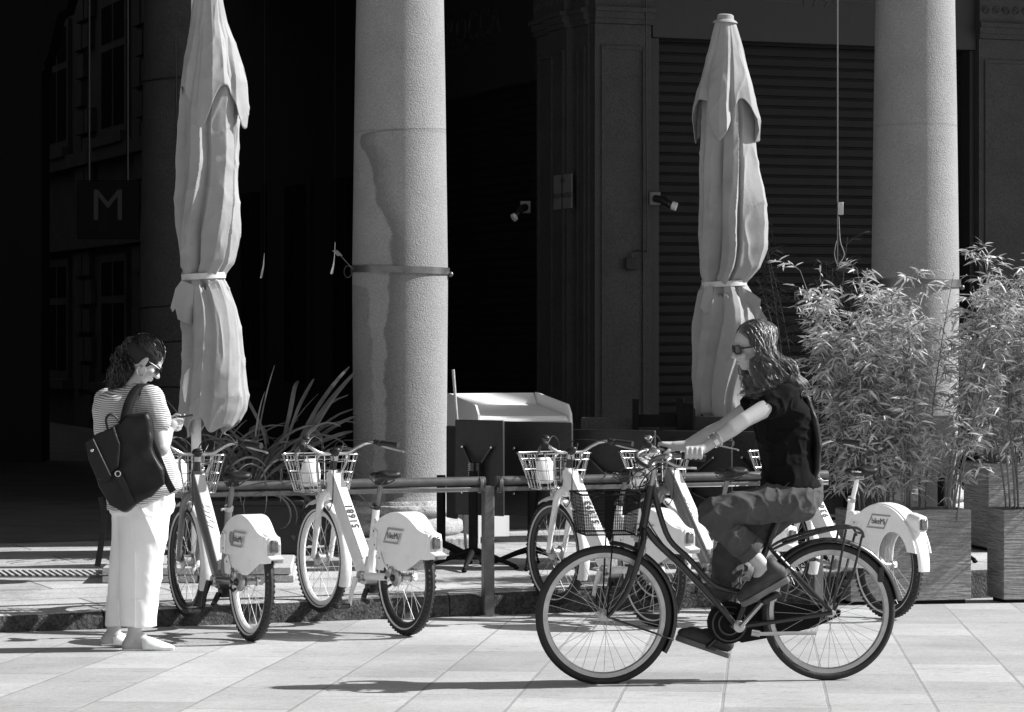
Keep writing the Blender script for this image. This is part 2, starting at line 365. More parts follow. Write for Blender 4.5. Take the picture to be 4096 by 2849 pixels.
def organic(mb, name, m, parent, voxel=.006, sm=6, disp=None, thick=None):
    """fuse overlapping shapes into one continuous skin"""
    me = mb.mesh(name); o = bpy.data.objects.new(name, me); COL.objects.link(o)
    r = o.modifiers.new('r', 'REMESH'); r.mode = 'VOXEL'; r.voxel_size = voxel; r.use_smooth_shade = True
    q = o.modifiers.new('s', 'SMOOTH'); q.factor = .5; q.iterations = sm
    dg = bpy.context.evaluated_depsgraph_get(); ev = o.evaluated_get(dg)
    me2 = bpy.data.meshes.new_from_object(ev, depsgraph=dg); bpy.data.objects.remove(o); bpy.data.meshes.remove(me)
    me2.name = name; me2.materials.clear()
    if disp:
        me2.update(); ns = [v.normal.copy() for v in me2.vertices]
        for v, n in zip(me2.vertices, ns): v.co += n*disp(v.co)
    return finish(me2, name, m, parent, smooth=75)
def text_mesh(txt, size, depth=.001, bold=0., align='CENTER', shear=0., space=1.):
    c = bpy.data.curves.new('t', 'FONT'); c.body = txt; c.size = size; c.extrude = depth; c.offset = bold; c.align_x = align; c.align_y = 'CENTER'; c.shear = shear; c.space_character = space
    c.resolution_u = 4
    o = bpy.data.objects.new('t', c); COL.objects.link(o); dg = bpy.context.evaluated_depsgraph_get()
    me = bpy.data.meshes.new_from_object(o.evaluated_get(dg), depsgraph=dg); bpy.data.objects.remove(o); me.materials.clear(); return me
def text(txt, size, name, m, parent, loc, X, Y, **k):
    me = text_mesh(txt, size, **k); X = Vector(X).normalized(); Y = Vector(Y); Y = (Y-X*Y.dot(X)).normalized(); Z = X.cross(Y)
    M = Matrix((X, Y, Z)).transposed().to_4x4(); M.translation = Vector(loc); me.transform(M)
    return finish(me, name, m, parent, smooth=0)
def arc(c, r, a0, a1, n, y=0.):
    return [(c[0]+r*math.cos(R(a0+(a1-a0)*i/n)), y, c[1]+r*math.sin(R(a0+(a1-a0)*i/n))) for i in range(n+1)]
def smooth_path(pts, k=4, closed=False):
    P = [Vector(p) for p in pts]; out = []; n = len(P)
    for i in range(n if closed else n-1):
        g = (lambda j: P[j % n]) if closed else (lambda j: P[max(0, min(n-1, j))])
        p0, p1, p2, p3 = g(i-1), g(i), g(i+1), g(i+2)
        for q in range(k):
            t = q/k; out.append(.5*((2*p1)+(p2-p0)*t+(2*p0-5*p1+4*p2-p3)*t*t+(3*p1-p0-3*p2+p3)*t**3))
    if not closed: out.append(P[-1])
    return out
def interp(tab, x):
    if x <= tab[0][0]: return tab[0][1:]
    for a, b in zip(tab, tab[1:]):
        if x <= b[0]:
            t = (x-a[0])/(b[0]-a[0]); return tuple(p+(q-p)*t for p, q in zip(a[1:], b[1:]))
    return tab[-1][1:]
# ================================================================ SETTING
def sheet(name, pts, m, kind='structure'):
    mb = MB(); mb.add(pts, [tuple(range(len(pts)))]); return mb.build(name, m, smooth=0, kind=kind)
road = sheet('piazza_pavement', [(-90, -60, road_z(-60)), (90, -60, road_z(-60)), (90, 70, road_z(70)), (-90, 70, road_z(70))], 'piazza')
kd = Vector((1, .5, 0)).normalized(); kn = Vector((-kd.y, kd.x, 0))
k0 = Vector((0, 17.57, 0))
def kp(s, d=0., z=0.): return k0+kd*s+kn*d+Vector((0, 0, z))
# sidewalk sheet just behind the kerb stones
sheet('sidewalk', [kp(-70, .28, SIDE_Z), kp(70, .28, SIDE_Z), kp(70, 90, SIDE_Z), kp(-70, 90, SIDE_Z)], 'sidewalk_stone')
s = -12.
kerb_i = 0
while s < 12:
    L_ = rnd.uniform(1.0, 1.5); mb = MB(); n = 14; prof = [(0, -.9), (0, .085), (.006, .105), (.02, .122), (.045, .130), (.28, .130), (.28, -.9)]
    vs = []; 
    for i in range(n+1):
        p = s+.004+(L_-.008)*i/n; w = .006*noise.noise(Vector((p*3, 1, 0))); h = .005*noise.noise(Vector((p*2, 7, 0)))
        for d, z in prof: vs.append(kp(p, d+(w if d < .1 else 0), z+(h if z > 0 and d < .1 else 0)-.0))
    m_ = len(prof); fs = [(i*m_+k, (i+1)*m_+k, (i+1)*m_+k+1, i*m_+k+1) for i in range(n) for k in range(m_-1)]
    fs += [tuple(range(m_))[::-1], tuple(n*m_+k for k in range(m_))]
    mb.add(vs, fs); o = mb.build('kerb', 'kerb_stone', smooth=50, kind='structure'); o.data.materials.append(MATS['sidewalk_stone'])
    for p in o.data.polygons:
        if p.normal.z > .8: p.material_index = 1
    s += L_
kb = MB()
for a, b in ((-70, -12.), (s, 70)):
    vs = [kp(a, 0, -.9), kp(b, 0, -.9), kp(b, 0, .12), kp(a, 0, .12), kp(a, .02, .13), kp(b, .02, .13), kp(b, .28, .13), kp(a, .28, .13)]
    kb.add(vs, [(0, 1, 2, 3), (3, 2, 5, 4), (4, 5, 6, 7)])
kb.build('kerb', 'kerb_stone', kind='structure', smooth=0)

sheet('arcade_shade_sheet', [Vector((-.8276, 20.7, SIDE_Z+.004))+U*a_+V*b_ for a_, b_ in ((-40, 1.75), (45, 1.75), (45, 60), (-40, 60))], 'arcade_shade_tone')  # added dark sheet over the sidewalk, deepens the shade under the arcade
# ---- columns
def column(name, x, y, label, mt='column_granite', r0=.353, ztop=6.4, base=True, dark=False, group='portico columns', lean=0):
    t = thing(name, label, 'column', (x, y, SIDE_Z), group=group, rz=lean)
    prof = [(r0*1.03, .38), (r0*.985, .42), (r0*.978, .8), (r0*1.0, 1.9), (r0*1.0, 2.1), (r0*.95, 3.4), (r0*.91, 4.2), (r0*.87, ztop-.5), (r0*.9, ztop-.45)]
    fine = []
    for (a, za), (b, zb) in zip(prof, prof[1:]):
        for q in range(6): fine.append((a+(b-a)*q/6, za+(zb-za)*q/6))
    fine.append(prof[-1])
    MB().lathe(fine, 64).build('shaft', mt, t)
    if base:
        bp = [(r0*1.23, .13), (r0*1.31, .155), (r0*1.33, .19), (r0*1.30, .225), (r0*1.20, .245), (r0*1.12, .25), (r0*1.08, .275), (r0*1.12, .29), (r0*1.2, .3), (r0*1.22, .325), (r0*1.18, .35), (r0*1.08, .355), (r0*1.06, .38), (r0*1.03, .384)]
        mb = MB(); vs = []; sg = 72
        mb.lathe(bp, sg)
        mb.v = [(vx*(1+.014*noise.noise(Vector((vx*7, vy*7, vz*9)))), vy*(1+.014*noise.noise(Vector((vx*7, vy*7, vz*9)))), vz+.006*noise.noise(Vector((vx*9, vy*9, vz*4)))) for vx, vy, vz in mb.v]
        mb.build('base_moulding', 'base_stone', t, smooth=50)
        p = MB(); p.box((0, 0, .062), (r0*2.56, r0*2.56, .136), Matrix.Rotation(R(21)-lean, 3, 'Z')); p.build('plinth', 'base_stone', t, bevel=.02)
    MB().lathe([(r0*.88, ztop-.5), (r0*1.02, ztop-.45), (r0*1.04, ztop-.4), (r0*.95, ztop-.36), (r0*.95, ztop-.2), (r0*1.3, ztop-.08), (r0*1.3, ztop)], 48).build('capital', mt, t)
    return t
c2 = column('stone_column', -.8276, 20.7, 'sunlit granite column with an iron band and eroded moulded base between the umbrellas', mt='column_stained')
c3 = column('stone_column', 3.211, 22.3, 'sunlit granite column rising behind the bamboo at the right', r0=.346)
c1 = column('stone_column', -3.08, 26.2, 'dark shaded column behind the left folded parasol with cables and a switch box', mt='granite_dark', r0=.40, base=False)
column('stone_column', -.8276-4.06*1.0, 20.7-1.6, 'granite column of the portico', ) if False else None
def ring(col, r, z, tilt=0, h=.05, knot=True):
    M = Matrix.Translation((0, 0, z))@Matrix.Rotation(tilt, 4, 'Y')
    mb = MB(M); pr = [(r, -h/2), (r+.012, -h/2), (r+.012, h/2), (r, h/2)]
    mb.lathe(pr+[pr[0]], 64, cap=False); rg = mb.build('iron_band', 'steel_dark', col, smooth=30)
    if knot:
        k = MB()
        for q in range(5):
            a = q*.5; k.tube([(-r-.03+.03*math.cos(a+th*.7), .02*math.sin(th*.35+a), z+.045*math.sin(th*.7+a)-.01) for th in range(9)], .004, 5)
        k.build('wire_knot', 'cable', col)
    b = MB(); b.ell((r+.02, -.03, z-.03), (.02, .02, .02)); b.build('bolt', 'steel_dark', col)
ring(c2, .355, 2.075, R(1.3)); ring(c3, .349, 2.0, 0, .06, False)
# things on the dark column
cb = MB(); pts = smooth_path([(-.02, -.41, 4.3), (0, -.41, 3.2), (.05, -.41, 2.6), (.1, -.405, 2.2), (.15, -.4, 2.05)]); cb.tube(pts, .008, 6); cb.build('cable', 'black_plastic', c1)
for z in (1.95, 1.62): MB().box((.2, -.38, z), (.2, .12, .28)).build('switch_box', 'sign_panel', c1, bevel=.008)
for z in (3.95, 1.85, 1.52, 1.1, .85):
    q = MB(); q.tube([(.403*math.cos(R(a)), .403*math.sin(R(a)), z+.0004*(a+90)*(1 if z > 1.2 else 0)) for a in range(-180, 5, 8)], .007, 6); q.build('cable', 'black_plastic', c1)

# ---- portico upper floors (out of the picture, keep the arcade dark)
row0 = Vector((-.8276, 20.7, 0))
def rp(s_, d, z): return row0+U*s_+V*d+Vector((0, 0, z))
def ubox(mb, s0, s1, d0, d1, z0, z1):
    vs = [rp(a, b, c) for c in (z0, z1) for a, b in ((s0, d0), (s1, d0), (s1, d1), (s0, d1))]
    mb.add(vs, [(3, 2, 1, 0), (4, 5, 6, 7), (0, 1, 5, 4), (1, 2, 6, 5), (2, 3, 7, 6), (3, 0, 4, 7)])
bld = thing('arcade_building', 'upper floors of the stone arcade carried on the columns', 'building', rp(0, 0, 6))
iv = Matrix.Translation(-bld.location)
mb = MB(iv); ubox(mb, -40, 45, -.42, .42, 6.75, 14); ubox(mb, -40, 45, .42, 17, 7.0, 14); mb.build('upper_storeys', 'facade', bld, smooth=0)
mb = MB(iv)
for k in range(-4, 6): ubox(mb, k*4.35-.45, k*4.35+.45, -.45, .45, 6.4, 6.75)
mb.build('impost', 'facade', bld, smooth=0)
# ---- corner shop building behind the arcade
C0 = Vector((.72, 25.6, 0))
def wr(t, off, z): return C0+U*t-V*off+Vector((0, 0, z))          # right wall, off = towards camera
def wl(t, off, z): return C0+V*t-U*off+Vector((0, 0, z))          # left wall, off = into the side street
def wbox(mb, f, t0, t1, o0, o1, z0, z1):
    vs = [f(a, b, c) for c in (z0, z1) for a, b in ((t0, o0), (t1, o0), (t1, o1), (t0, o1))]
    fs = [(3, 2, 1, 0), (4, 5, 6, 7), (0, 1, 5, 4), (1, 2, 6, 5), (2, 3, 7, 6), (3, 0, 4, 7)]
    if f is wr or f is wl: fs = [x[::-1] for x in fs] if f is wr else fs
    mb.add(vs, fs)
shop = thing('corner_shop', 'dark granite corner building with closed shutters behind the tables', 'building', (C0.x, C0.y, SIDE_Z))
si = Matrix.Translation(-shop.location)
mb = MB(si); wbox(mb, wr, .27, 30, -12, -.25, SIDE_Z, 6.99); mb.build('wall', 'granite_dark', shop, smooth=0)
def pilaster(f, t0, t1, off, m='granite_dark'):
    mb = MB(si); wbox(mb, f, t0, t1, -.24, off, SIDE_Z, 4.55)
    w = t1-t0; b = .06
    for a0, a1, z0, z1 in ((t0+b, t0+b+.03, .9, 4.35), (t1-b-.03, t1-b, .9, 4.35), (t0+b+.033, t1-b-.033, 4.32, 4.35), (t0+b+.033, t1-b-.033, .9, .93)):
        wbox(mb, f, a0, a1, off, off+.018, z0, z1)
    wbox(mb, f, t0-.02, t1+.02, -.2, off+.03, SIDE_Z, .75)
    o = mb.build('pilaster', m, shop, smooth=0)
    c = MB(si)
    for z0, z1, e in ((4.553, 4.6, .03), (4.6, 4.66, .05), (4.66, 4.70, .08), (4.70, 4.95, .03), (4.95, 5.02, .10), (5.02, 5.2, .14)): wbox(c, f, t0-e*.3, t1+e*.3, -.2, off+e, z0, z1)
    cp = c.build('capital', m, o, smooth=0)
    q = MB(si); n = int(w/.11)
    for i in range(n):
        tt = t0+.06+(w-.12)*i/max(1, n-1); pts = []
        for a in range(0, 560, 40): rr = .045*(1-a/800); pts.append(f(tt+rr*math.cos(R(a))*(1 if i % 2 else -1), off+.035, 4.82+rr*math.sin(R(a))))
        q.tube(pts, .009, 5)
    q.build('scroll_ornament', m, o)
    return o
pilaster(wr, .0, .56, .10)
pilaster(wl, .02, .33, .02); pilaster(wl, .36, .80, .09); pilaster(wl, .83, 1.30, .02)
pilaster(wr, 3.98, 5.1, .14); pilaster(wr, 8.2, 9.3, .14)
def shutter(f, t0, t1, z0, z1, pitch=.093):
    mb = MB(si); prof = []; z = z0; flip = f is wl
    while z < z1:
        prof += [(0, z), (.0, z+pitch*.70), (.013, z+pitch*.74), (.016, z+pitch*.80), (.004, z+pitch*.84), (.004, z+pitch*.90), (.012, z+pitch*.94), (.002, z+pitch*.985)]; z += pitch
    vs = [f(t, -.12+o_, zz) for o_, zz in prof for t in (t0, t1)]
    fs = [(2*i, 2*i+1, 2*i+3, 2*i+2) if not flip else (2*i+1, 2*i, 2*i+2, 2*i+3) for i in range(len(prof)-1)]
    mb.add(vs, fs); return mb.build('roller_shutter', 'shutter', shop, smooth=0)
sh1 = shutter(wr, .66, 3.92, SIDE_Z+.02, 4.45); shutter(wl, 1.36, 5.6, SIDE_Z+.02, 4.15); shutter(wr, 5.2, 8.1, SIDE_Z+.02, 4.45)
mb = MB(si); wbox(mb, wr, .575, .655, -.2, .06, SIDE_Z, 4.44); mb.build('shutter_frame', 'frame_grey', shop, smooth=0)
mb = MB(si); wbox(mb, wr, 3.925, 3.97, -.2, .06, SIDE_Z, 4.44); mb.build('shutter_frame', 'frame_grey', shop, smooth=0)
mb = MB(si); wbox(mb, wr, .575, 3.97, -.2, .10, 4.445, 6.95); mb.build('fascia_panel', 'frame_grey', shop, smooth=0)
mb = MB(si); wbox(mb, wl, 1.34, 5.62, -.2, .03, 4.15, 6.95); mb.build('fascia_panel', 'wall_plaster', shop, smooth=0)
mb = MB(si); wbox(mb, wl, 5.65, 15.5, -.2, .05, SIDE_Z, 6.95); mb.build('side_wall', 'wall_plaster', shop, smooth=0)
for t_ in (6.6, 8.6, 10.6, 12.6):
    mb = MB(si); wbox(mb, wl, t_, t_+1.1, .055, .09, 1.0, 3.6); wn_ = mb.build('window', 'wall_plaster', shop, smooth=0)
    mb = MB(si); wbox(mb, wl, t_+.1, t_+.52, .092, .097, 1.1, 3.5); wbox(mb, wl, t_+.58, t_+1.0, .092, .097, 1.1, 3.5); mb.build('pane', 'glass_dark', wn_, smooth=0)
def wall_dx(f, dx):
    k = (dx-1148)/6278; d = U if f is wr else V
    return (k*C0.y-C0.x)/(d.x-k*d.y)
def wz(f, dx, dy, off=0):
    p = f(wall_dx(f, dx), off, 0); return ZC-(dy-729)*p.y/6278
def on(f, dx, dy, off=0): t = wall_dx(f, dx); return f(t, off, wz(f, dx, dy, off))
LX = -V  # reading direction on the left wall (towards the corner)
def wtext(txt, f, dx, dy, size, m, off, parent, **k):
    p = on(f, dx, dy, off)-Vector(shop.location); text(txt, size, 'lettering', m, parent, p, U if f is wr else LX, (0, 0, 1), **k)
wtext('ROCCA', wr, 1843, 665, .11, 'letter', -.10, sh1, align='CENTER', space=1.5, bold=.0015)
wtext('1794', wr, 1843, 690, .055, 'letter', -.10, sh1, space=1.3)
for a, b in ((1753, 1785), (1862, 1900)):
    p, q = on(wr, a, 688, -.10)-shop.location, on(wr, b, 690, -.10)-shop.location; MB().bar(p, q, .004, .008).build('underline', 'letter', sh1)
wtext('1794', wr, 1830, 3, .19, 'letter_dim', .102, shop, space=1.2, depth=.004)
for a, b in ((1700, 1780), (1872, 1950)):
    p, q = on(wr, a, 0, .102)-shop.location, on(wr, b, 5, .102)-shop.location; MB().bar(p, q, .006, .014).build('underline', 'letter_dim', shop)
wtext('ROCCA', wl, 1066, 62, .42, 'letter_dim', .032, shop, space=1.15, depth=.012)
wtext('1794', wl, 1050, 107, .15, 'letter_dim', .032, shop, depth=.006)
for a, b in ((1012, 1036), (1072, 1112)):
    p, q = on(wl, a, 118 if a < 1040 else 105, .034)-shop.location, on(wl, b, 112 if a < 1040 else 92, .034)-shop.location; MB().bar(p, q, .006, .014).build('underline', 'letter_dim', shop)
# street name plate on the left pilaster
p0, p1 = on(wl, 1265, 430, .10), on(wl, 1305, 430, .10); cpl = (p0+p1)/2
pl = thing('street_name_plate', 'pale square street name plate reading VIA UGO FOSCOLO on the corner pilaster', 'sign', cpl)
w_ = (p1-p0).length; h_ = 77*cpl.y/6278
M_ = Matrix((U, V, Vector((0, 0, 1)))).transposed()
MB().box((0, 0, 0), (.012, w_, h_), M_).build('plate', 'plate', pl)
text('VIA', .075, 'lettering', 'letter_black', pl, -U*.0075+Vector((0, 0, h_*.32)), LX, (0, 0, 1), depth=.0008)
text('UGO FOSCOLO', .066, 'lettering', 'letter_black', pl, -U*.0075+Vector((0, 0, -h_*.12)), LX, (0, 0, 1), depth=.0008)
# floodlights, junction box
def floodlight(dx, dy, f, d, label):
    p = on(f, dx, dy, .10); t = thing('wall_camera', label, 'security camera', p, group='wall cameras')
    MB().box((0, 0, 0), (.10, .10, .12)).build('mounting_plate', 'plate', t, bevel=.006)
    e = Vector(d); MB().tube([(0, -.05, 0), (e.x*.4, -.12, e.z*.2), (e.x*.6, -.14, e.z*.6)], .035, 10).build('arm', 'black_plastic', t)
    b = MB(); b.tube([(e.x*.6, -.14, e.z*.6), (e.x*.8, -.15, e.z*.85)], .035, 12); b.build('body', 'black_plastic', t)
    b = MB(); b.tube([(e.x*.8, -.15, e.z*.85), (e.x, -.16, e.z)], .04, 12); b.build('hood', 'white_plain', t)
floodlight(1458, 446, wr, (.19, 0, -.08), 'small wall camera on the shutter frame right of the corner pilaster')
floodlight(1200, 465, wl, (-.12, 0, -.11), 'small wall camera at the edge of the left dark shutter')
p = on(wr, 1407, 592, .10); jb = thing('junction_box', 'small grey junction box with cable on the corner pilaster', 'junction box', p)
MB().box((0, -.045, 0), (.11, .07, .11)).build('box', 'frame_grey', jb, bevel=.006)
q = MB(); q.tube(smooth_path([(-.0, -.04, .055), (.0, -.04, .09), (.03, -.04, .12), (.12, -.04, .115), (.14, -.03, .16), (.14, -.02, .6), (.13, -.01, 1.6), (.13, -.01, 2.6)]), .008, 6); q.build('cable', 'black_plastic', jb)

# ---- far facade across the side street + arch silhouette
ff = thing('side_street_facade', 'dim stone facade with tall windows seen beyond the dark arch at the left', 'building', wl(20, 0, SIDE_Z))
fi = Matrix.Translation(-ff.location)
mb = MB(fi); wbox(mb, wl, 15.55, 40, -4, 0, SIDE_Z, 17); mb.build('wall', 'facade', ff, smooth=0)
mb = MB(fi)
for z in (SIDE_Z+4.25, SIDE_Z+2.9, SIDE_Z+7.2): wbox(mb, wl, 15.6, 39, .003, .16, z, z+.22)
mb.build('cornice', 'facade', ff, smooth=0)
for t0 in (22.4, 18.2, 26.6):
    for z0, z1 in ((4.75, 6.9), (.9, 2.9)):
        mb = MB(fi); w = 1.8
        wbox(mb, wl, t0, t0+w, .003, .07, z0, z1)
        fr = mb.build('window', 'facade', ff, smooth=0)
        mb = MB(fi)
        for a in (.14, w/2+.06): wbox(mb, wl, t0+a, t0+a+w/2-.2, .072, .078, z0+.14, z0+(z1-z0)*.62); wbox(mb, wl, t0+a, t0+a+w/2-.2, .072, .078, z0+(z1-z0)*.62+.12, z1-.12)
        mb.build('pane', 'glass_dark', fr, smooth=0)
        mb = MB(fi); wbox(mb, wl, t0-.15, t0+w+.15, .003, .2, z0-.16, z0-.003); mb.build('sill', 'facade', fr, smooth=0)
mb = MB(fi)
for i, z in enumerate([x*.46+.3 for x in range(15)]):
    for t0, t1 in ((20.55, 21.05), (21.15, 21.75), (16.4, 17.0), (17.1, 17.6), (24.8, 25.4), (25.5, 26.1)):
        if rnd.random() < .85:
            mb = MB(fi); wbox(mb, wl, t0+(.15 if i % 2 else 0), t1+(.15 if i % 2 else 0), .003, .09, z, z+.38); mb.build('rusticated_block', 'facade', ff, smooth=0)
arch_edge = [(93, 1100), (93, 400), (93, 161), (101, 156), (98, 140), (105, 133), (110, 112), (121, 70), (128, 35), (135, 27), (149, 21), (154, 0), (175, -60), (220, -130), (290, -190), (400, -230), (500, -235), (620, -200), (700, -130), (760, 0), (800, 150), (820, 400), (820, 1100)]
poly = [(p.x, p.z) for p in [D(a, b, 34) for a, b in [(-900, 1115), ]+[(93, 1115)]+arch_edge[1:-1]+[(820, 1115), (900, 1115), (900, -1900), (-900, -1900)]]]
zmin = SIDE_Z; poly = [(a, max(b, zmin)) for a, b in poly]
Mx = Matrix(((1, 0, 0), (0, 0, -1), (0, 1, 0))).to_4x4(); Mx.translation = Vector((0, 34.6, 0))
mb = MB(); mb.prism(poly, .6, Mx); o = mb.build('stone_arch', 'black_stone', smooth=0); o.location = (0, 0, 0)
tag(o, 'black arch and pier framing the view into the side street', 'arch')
mb = MB(); vs_ = [wl(38, o_, z) for o_ in (-1, 30) for z in (SIDE_Z, 17)]; mb.add([vs_[0], vs_[2], vs_[3], vs_[1]], [(0, 1, 2, 3)])
mb2 = MB(); wbox(mb2, wl, 38, 38.5, -1, 30, SIDE_Z, 17); o = mb2.build('street_end_building', 'wall_plaster', smooth=0); tag(o, 'dark building closing the end of the side street', 'building')
mb2 = MB(); ubox(mb2, -30, -8.5, 1.5, 40, SIDE_Z, 15); o = mb2.build('left_blocking_building', 'wall_plaster', smooth=0); tag(o, 'unseen dark building added left of the side street to block light', 'building')  # added out of view to block light and keep the arcade dark
# metro sign
ms = thing('metro_sign', 'dark square hanging sign with a large letter M in the dark arcade', 'sign', D(242, 470, 29))
MB().box((0, .04, 0), (139*29/6278, .06, 132*29/6278)).build('panel', 'black_metal_matt', ms, bevel=.01)
text('M', .46, 'letter', 'letter_sign', ms, (0, -.004, .03), (1, 0, 0), (0, 0, 1))
mb = MB(); mb.tube([(-.2, .03, .3), (-.2, .03, 3.5)], .015, 6); mb.tube([(.2, .03, .3), (.2, .03, 3.5)], .015, 6); mb.build('hanger', 'black_metal', ms)
# ---- floor grate + counterweight cable
g0 = Vector((-2.95, 18.75, SIDE_Z)); gr = thing('floor_grate', 'slotted iron drain grate set in the sidewalk at the left', 'grate', g0)
mb = MB(); mb.box((-.2, 0, .004), (2.7, .48, .006)); mb.build('plate', 'steel_dark', gr)
mb = MB()
for i in range(60): mb.box((-1.5+i*.045, 0, .012), (.018, .44, .008), Matrix.Rotation(R(18), 3, 'Z'))
mb.build('bars', 'slab_light', gr)
cw = thing('counterweight_cable', 'thin hanging cable with a small metal weight in front of the shutter', 'cable', D(1878, 460, 21.8))
def cwp(dx, dy, y=0): return D(dx, dy, 21.8)-cw.location+Vector((0, y, 0))
mb = MB(); mb.tube([cwp(1878, -700), cwp(1878, 455)], .006, 6); mb.tube([cwp(1878, 480), cwp(1878, 600)], .005, 6); mb.build('wire', 'steel_dark', cw)
mb = MB(); mb.box(cwp(1884, 468), (.045, .045, .1)); mb.build('weight', 'alu', cw, bevel=.004)
mb = MB(); mb.tube(smooth_path([cwp(1881, 486), cwp(1884, 540), cwp(1893, 570), cwp(1884, 590), cwp(1880, 600)]), .004, 5); mb.tube(smooth_path([cwp(1876, 540), cwp(1871, 570), cwp(1878, 596)]), .004, 5); mb.build('loose_wire', 'alu', cw)
mb = MB(); mb.tube([cwp(1873, 603), cwp(1895, 605), cwp(1925, 611)], .018, 8); mb.build('hanging_bar', 'black_metal', cw)
# ================================================================ SHARE BIKES
WR = .33
def make_wheel(parent, c, R_=WR, tyre_r=.026, rim_m='black_plastic', tyre_m='rubber', steer=0., hub_r=.022, knob=True, rimw=.016, rimd=.022, nsp=28, line=True, piv=None):
    # c = hub position (x,z); returns rim mesh (the wheel) with sub-parts
    def xf(mb):
        M = Matrix.Translation((c[0], 0, c[1]))
        if steer: M = Matrix.Translation((piv, 0, c[1]))@Matrix.Rotation(steer, 4, 'Z')@Matrix.Translation((c[0]-piv, 0, 0))
        mb.M = M; return mb
    rr = R_-tyre_r*1.9; seg = 72
    circ = lambda r, y=0: [(r*math.cos(2*math.pi*i/seg), y, r*math.sin(2*math.pi*i/seg)) for i in range(seg)]
    mb = xf(MB()); mb.tube(circ(rr-rimd*.3), rimd, 10, closed=True, side=(0, 0, 1) if False else None, ry=rimw) if False else None
    # rim as a lathe section around the axle
    ax = Matrix.Rotation(R(90), 4, 'X')
    prof = [(rr+.012, -rimw), (rr+.012, rimw), (rr-rimd, rimw*.75), (rr-rimd-.006, 0), (rr-rimd, -rimw*.75), (rr+.012, -rimw)]
    mb.lathe(prof, seg, ax, cap=False); rim = mb.build('wheel', rim_m, parent, smooth=50)
    mb = xf(MB()); n = 10; pr = []
    for k in range(n+1):
        a = 2*math.pi*k/n; pr.append((R_-tyre_r+tyre_r*math.cos(a), tyre_r*math.sin(a)))
    mb.lathe(pr, seg, ax, cap=False)
    if knob:
        for i in range(64):
            a = 2*math.pi*i/64
            for y in (-.6, .6):
                q = Matrix.Rotation(-a, 3, 'Y'); mb.box(q@Vector((R_-tyre_r*.38, y*tyre_r*1.15, 0)), (.012, .010, .013), q)
    mb.build('tyre', tyre_m, rim, smooth=60 if not knob else 45)
    if line:
        mb = xf(MB())
        for y in (-1, 1): 
            mb.lathe([(R_-tyre_r*1.65, y*(tyre_r*.80)), (R_-tyre_r*1.35, y*(tyre_r*1.01)), (R_-tyre_r*1.30, y*(tyre_r*1.0)), (R_-tyre_r*1.65, y*(tyre_r*.76))], seg, ax, cap=False)
        mb.build('reflective_line', 'reflective', rim)
    mb = xf(MB())
    for i in range(nsp):
        sd = 1 if i % 2 else -1; a = 2*math.pi*i/nsp; da = .62*(1 if (i//2) % 2 else -1)
        p = (hub_r*math.cos(a+da*1.6), sd*.03, hub_r*math.sin(a+da*1.6)); q = ((rr-rimd)*math.cos(a), sd*.004, (rr-rimd)*math.sin(a))
        mb.tube([p, q], .0013, 4)
    mb.build('spokes', 'spoke', rim)
    mb = xf(MB()); mb.lathe([(.008, -.055), (.008, -.04), (hub_r+.004, -.034), (hub_r+.004, -.028), (hub_r*.8, -.024), (hub_r*.8, .024), (hub_r+.004, .028), (hub_r+.004, .034), (.008, .04), (.008, .055)], 20, ax); mb.build('hub', 'alu', rim)
    return rim
def band(mb, c, R_, a0, a1, hw, th=.003, n=40, bulge=.012, hwf=None, y0=0.):
    rows = [-1, -.8, -.4, 0, .4, .8, 1]; vs = []; fs = []; m = len(rows)
    for i in range(n+1):
        a = R(a0+(a1-a0)*i/n); w = hw*(hwf(i/n) if hwf else 1)
        for off in (0, th):
            for r in rows:
                rad = R_+off-bulge*(r*r*r*r if abs(r) < 1 else 1.0)*1.2+(-.006 if abs(r) == 1 else 0)
                vs.append((c[0]+rad*math.cos(a), y0+w*r, c[1]+rad*math.sin(a)))
    for i in range(n):
        b = i*2*m; d = (i+1)*2*m
        for k in range(m-1):
            fs.append((b+k, b+k+1, d+k+1, d+k)); fs.append((b+m+k, d+m+k, d+m+k+1, b+m+k+1))
        fs.append((b, d, d+m, b+m)); fs.append((b+m-1, b+2*m-1, d+2*m-1, d+m-1))
    fs.append(tuple(range(m))+tuple(range(2*m-1, m-1, -1))); e = n*2*m; fs.append(tuple(e+k for k in range(m))[::-1]+tuple(e+k for k in range(m, 2*m)))
    mb.add(vs, fs); return mb
MXZ = lambda y: Matrix(((1, 0, 0, 0), (0, 0, -1, y), (0, 1, 0, 0), (0, 0, 0, 1)))   # polygon (x,z) -> plane y, extrudes to -y

def saddle_mesh(mb, x0, x1, z):   # x0 rear, x1 nose
    L_ = x1-x0; secs = []
    for i in range(13):
        t = i/12; w = .082*(1-t)**.5*(1 if t > .12 else (.62+.38*t/.12)) if t < .45 else None
        w = [.045, .072, .083, .082, .074, .060, .045, .034, .027, .023, .021, .019, .010][i]
        h = [.014, .022, .027, .027, .025, .023, .022, .021, .020, .019, .018, .016, .008][i]
        zz = z+[.012, .018, .018, .012, .004, .0, -.001, .0, .003, .006, .007, .004, -.004][i]
        secs.append((Vector((x0+L_*t, 0, zz)), w, h))
    mb.tube([s_[0] for s_ in secs], [s_[1] for s_ in secs], 18, side=(0, 1, 0), ry=[s_[2] for s_ in secs], e=2.6)
    return mb

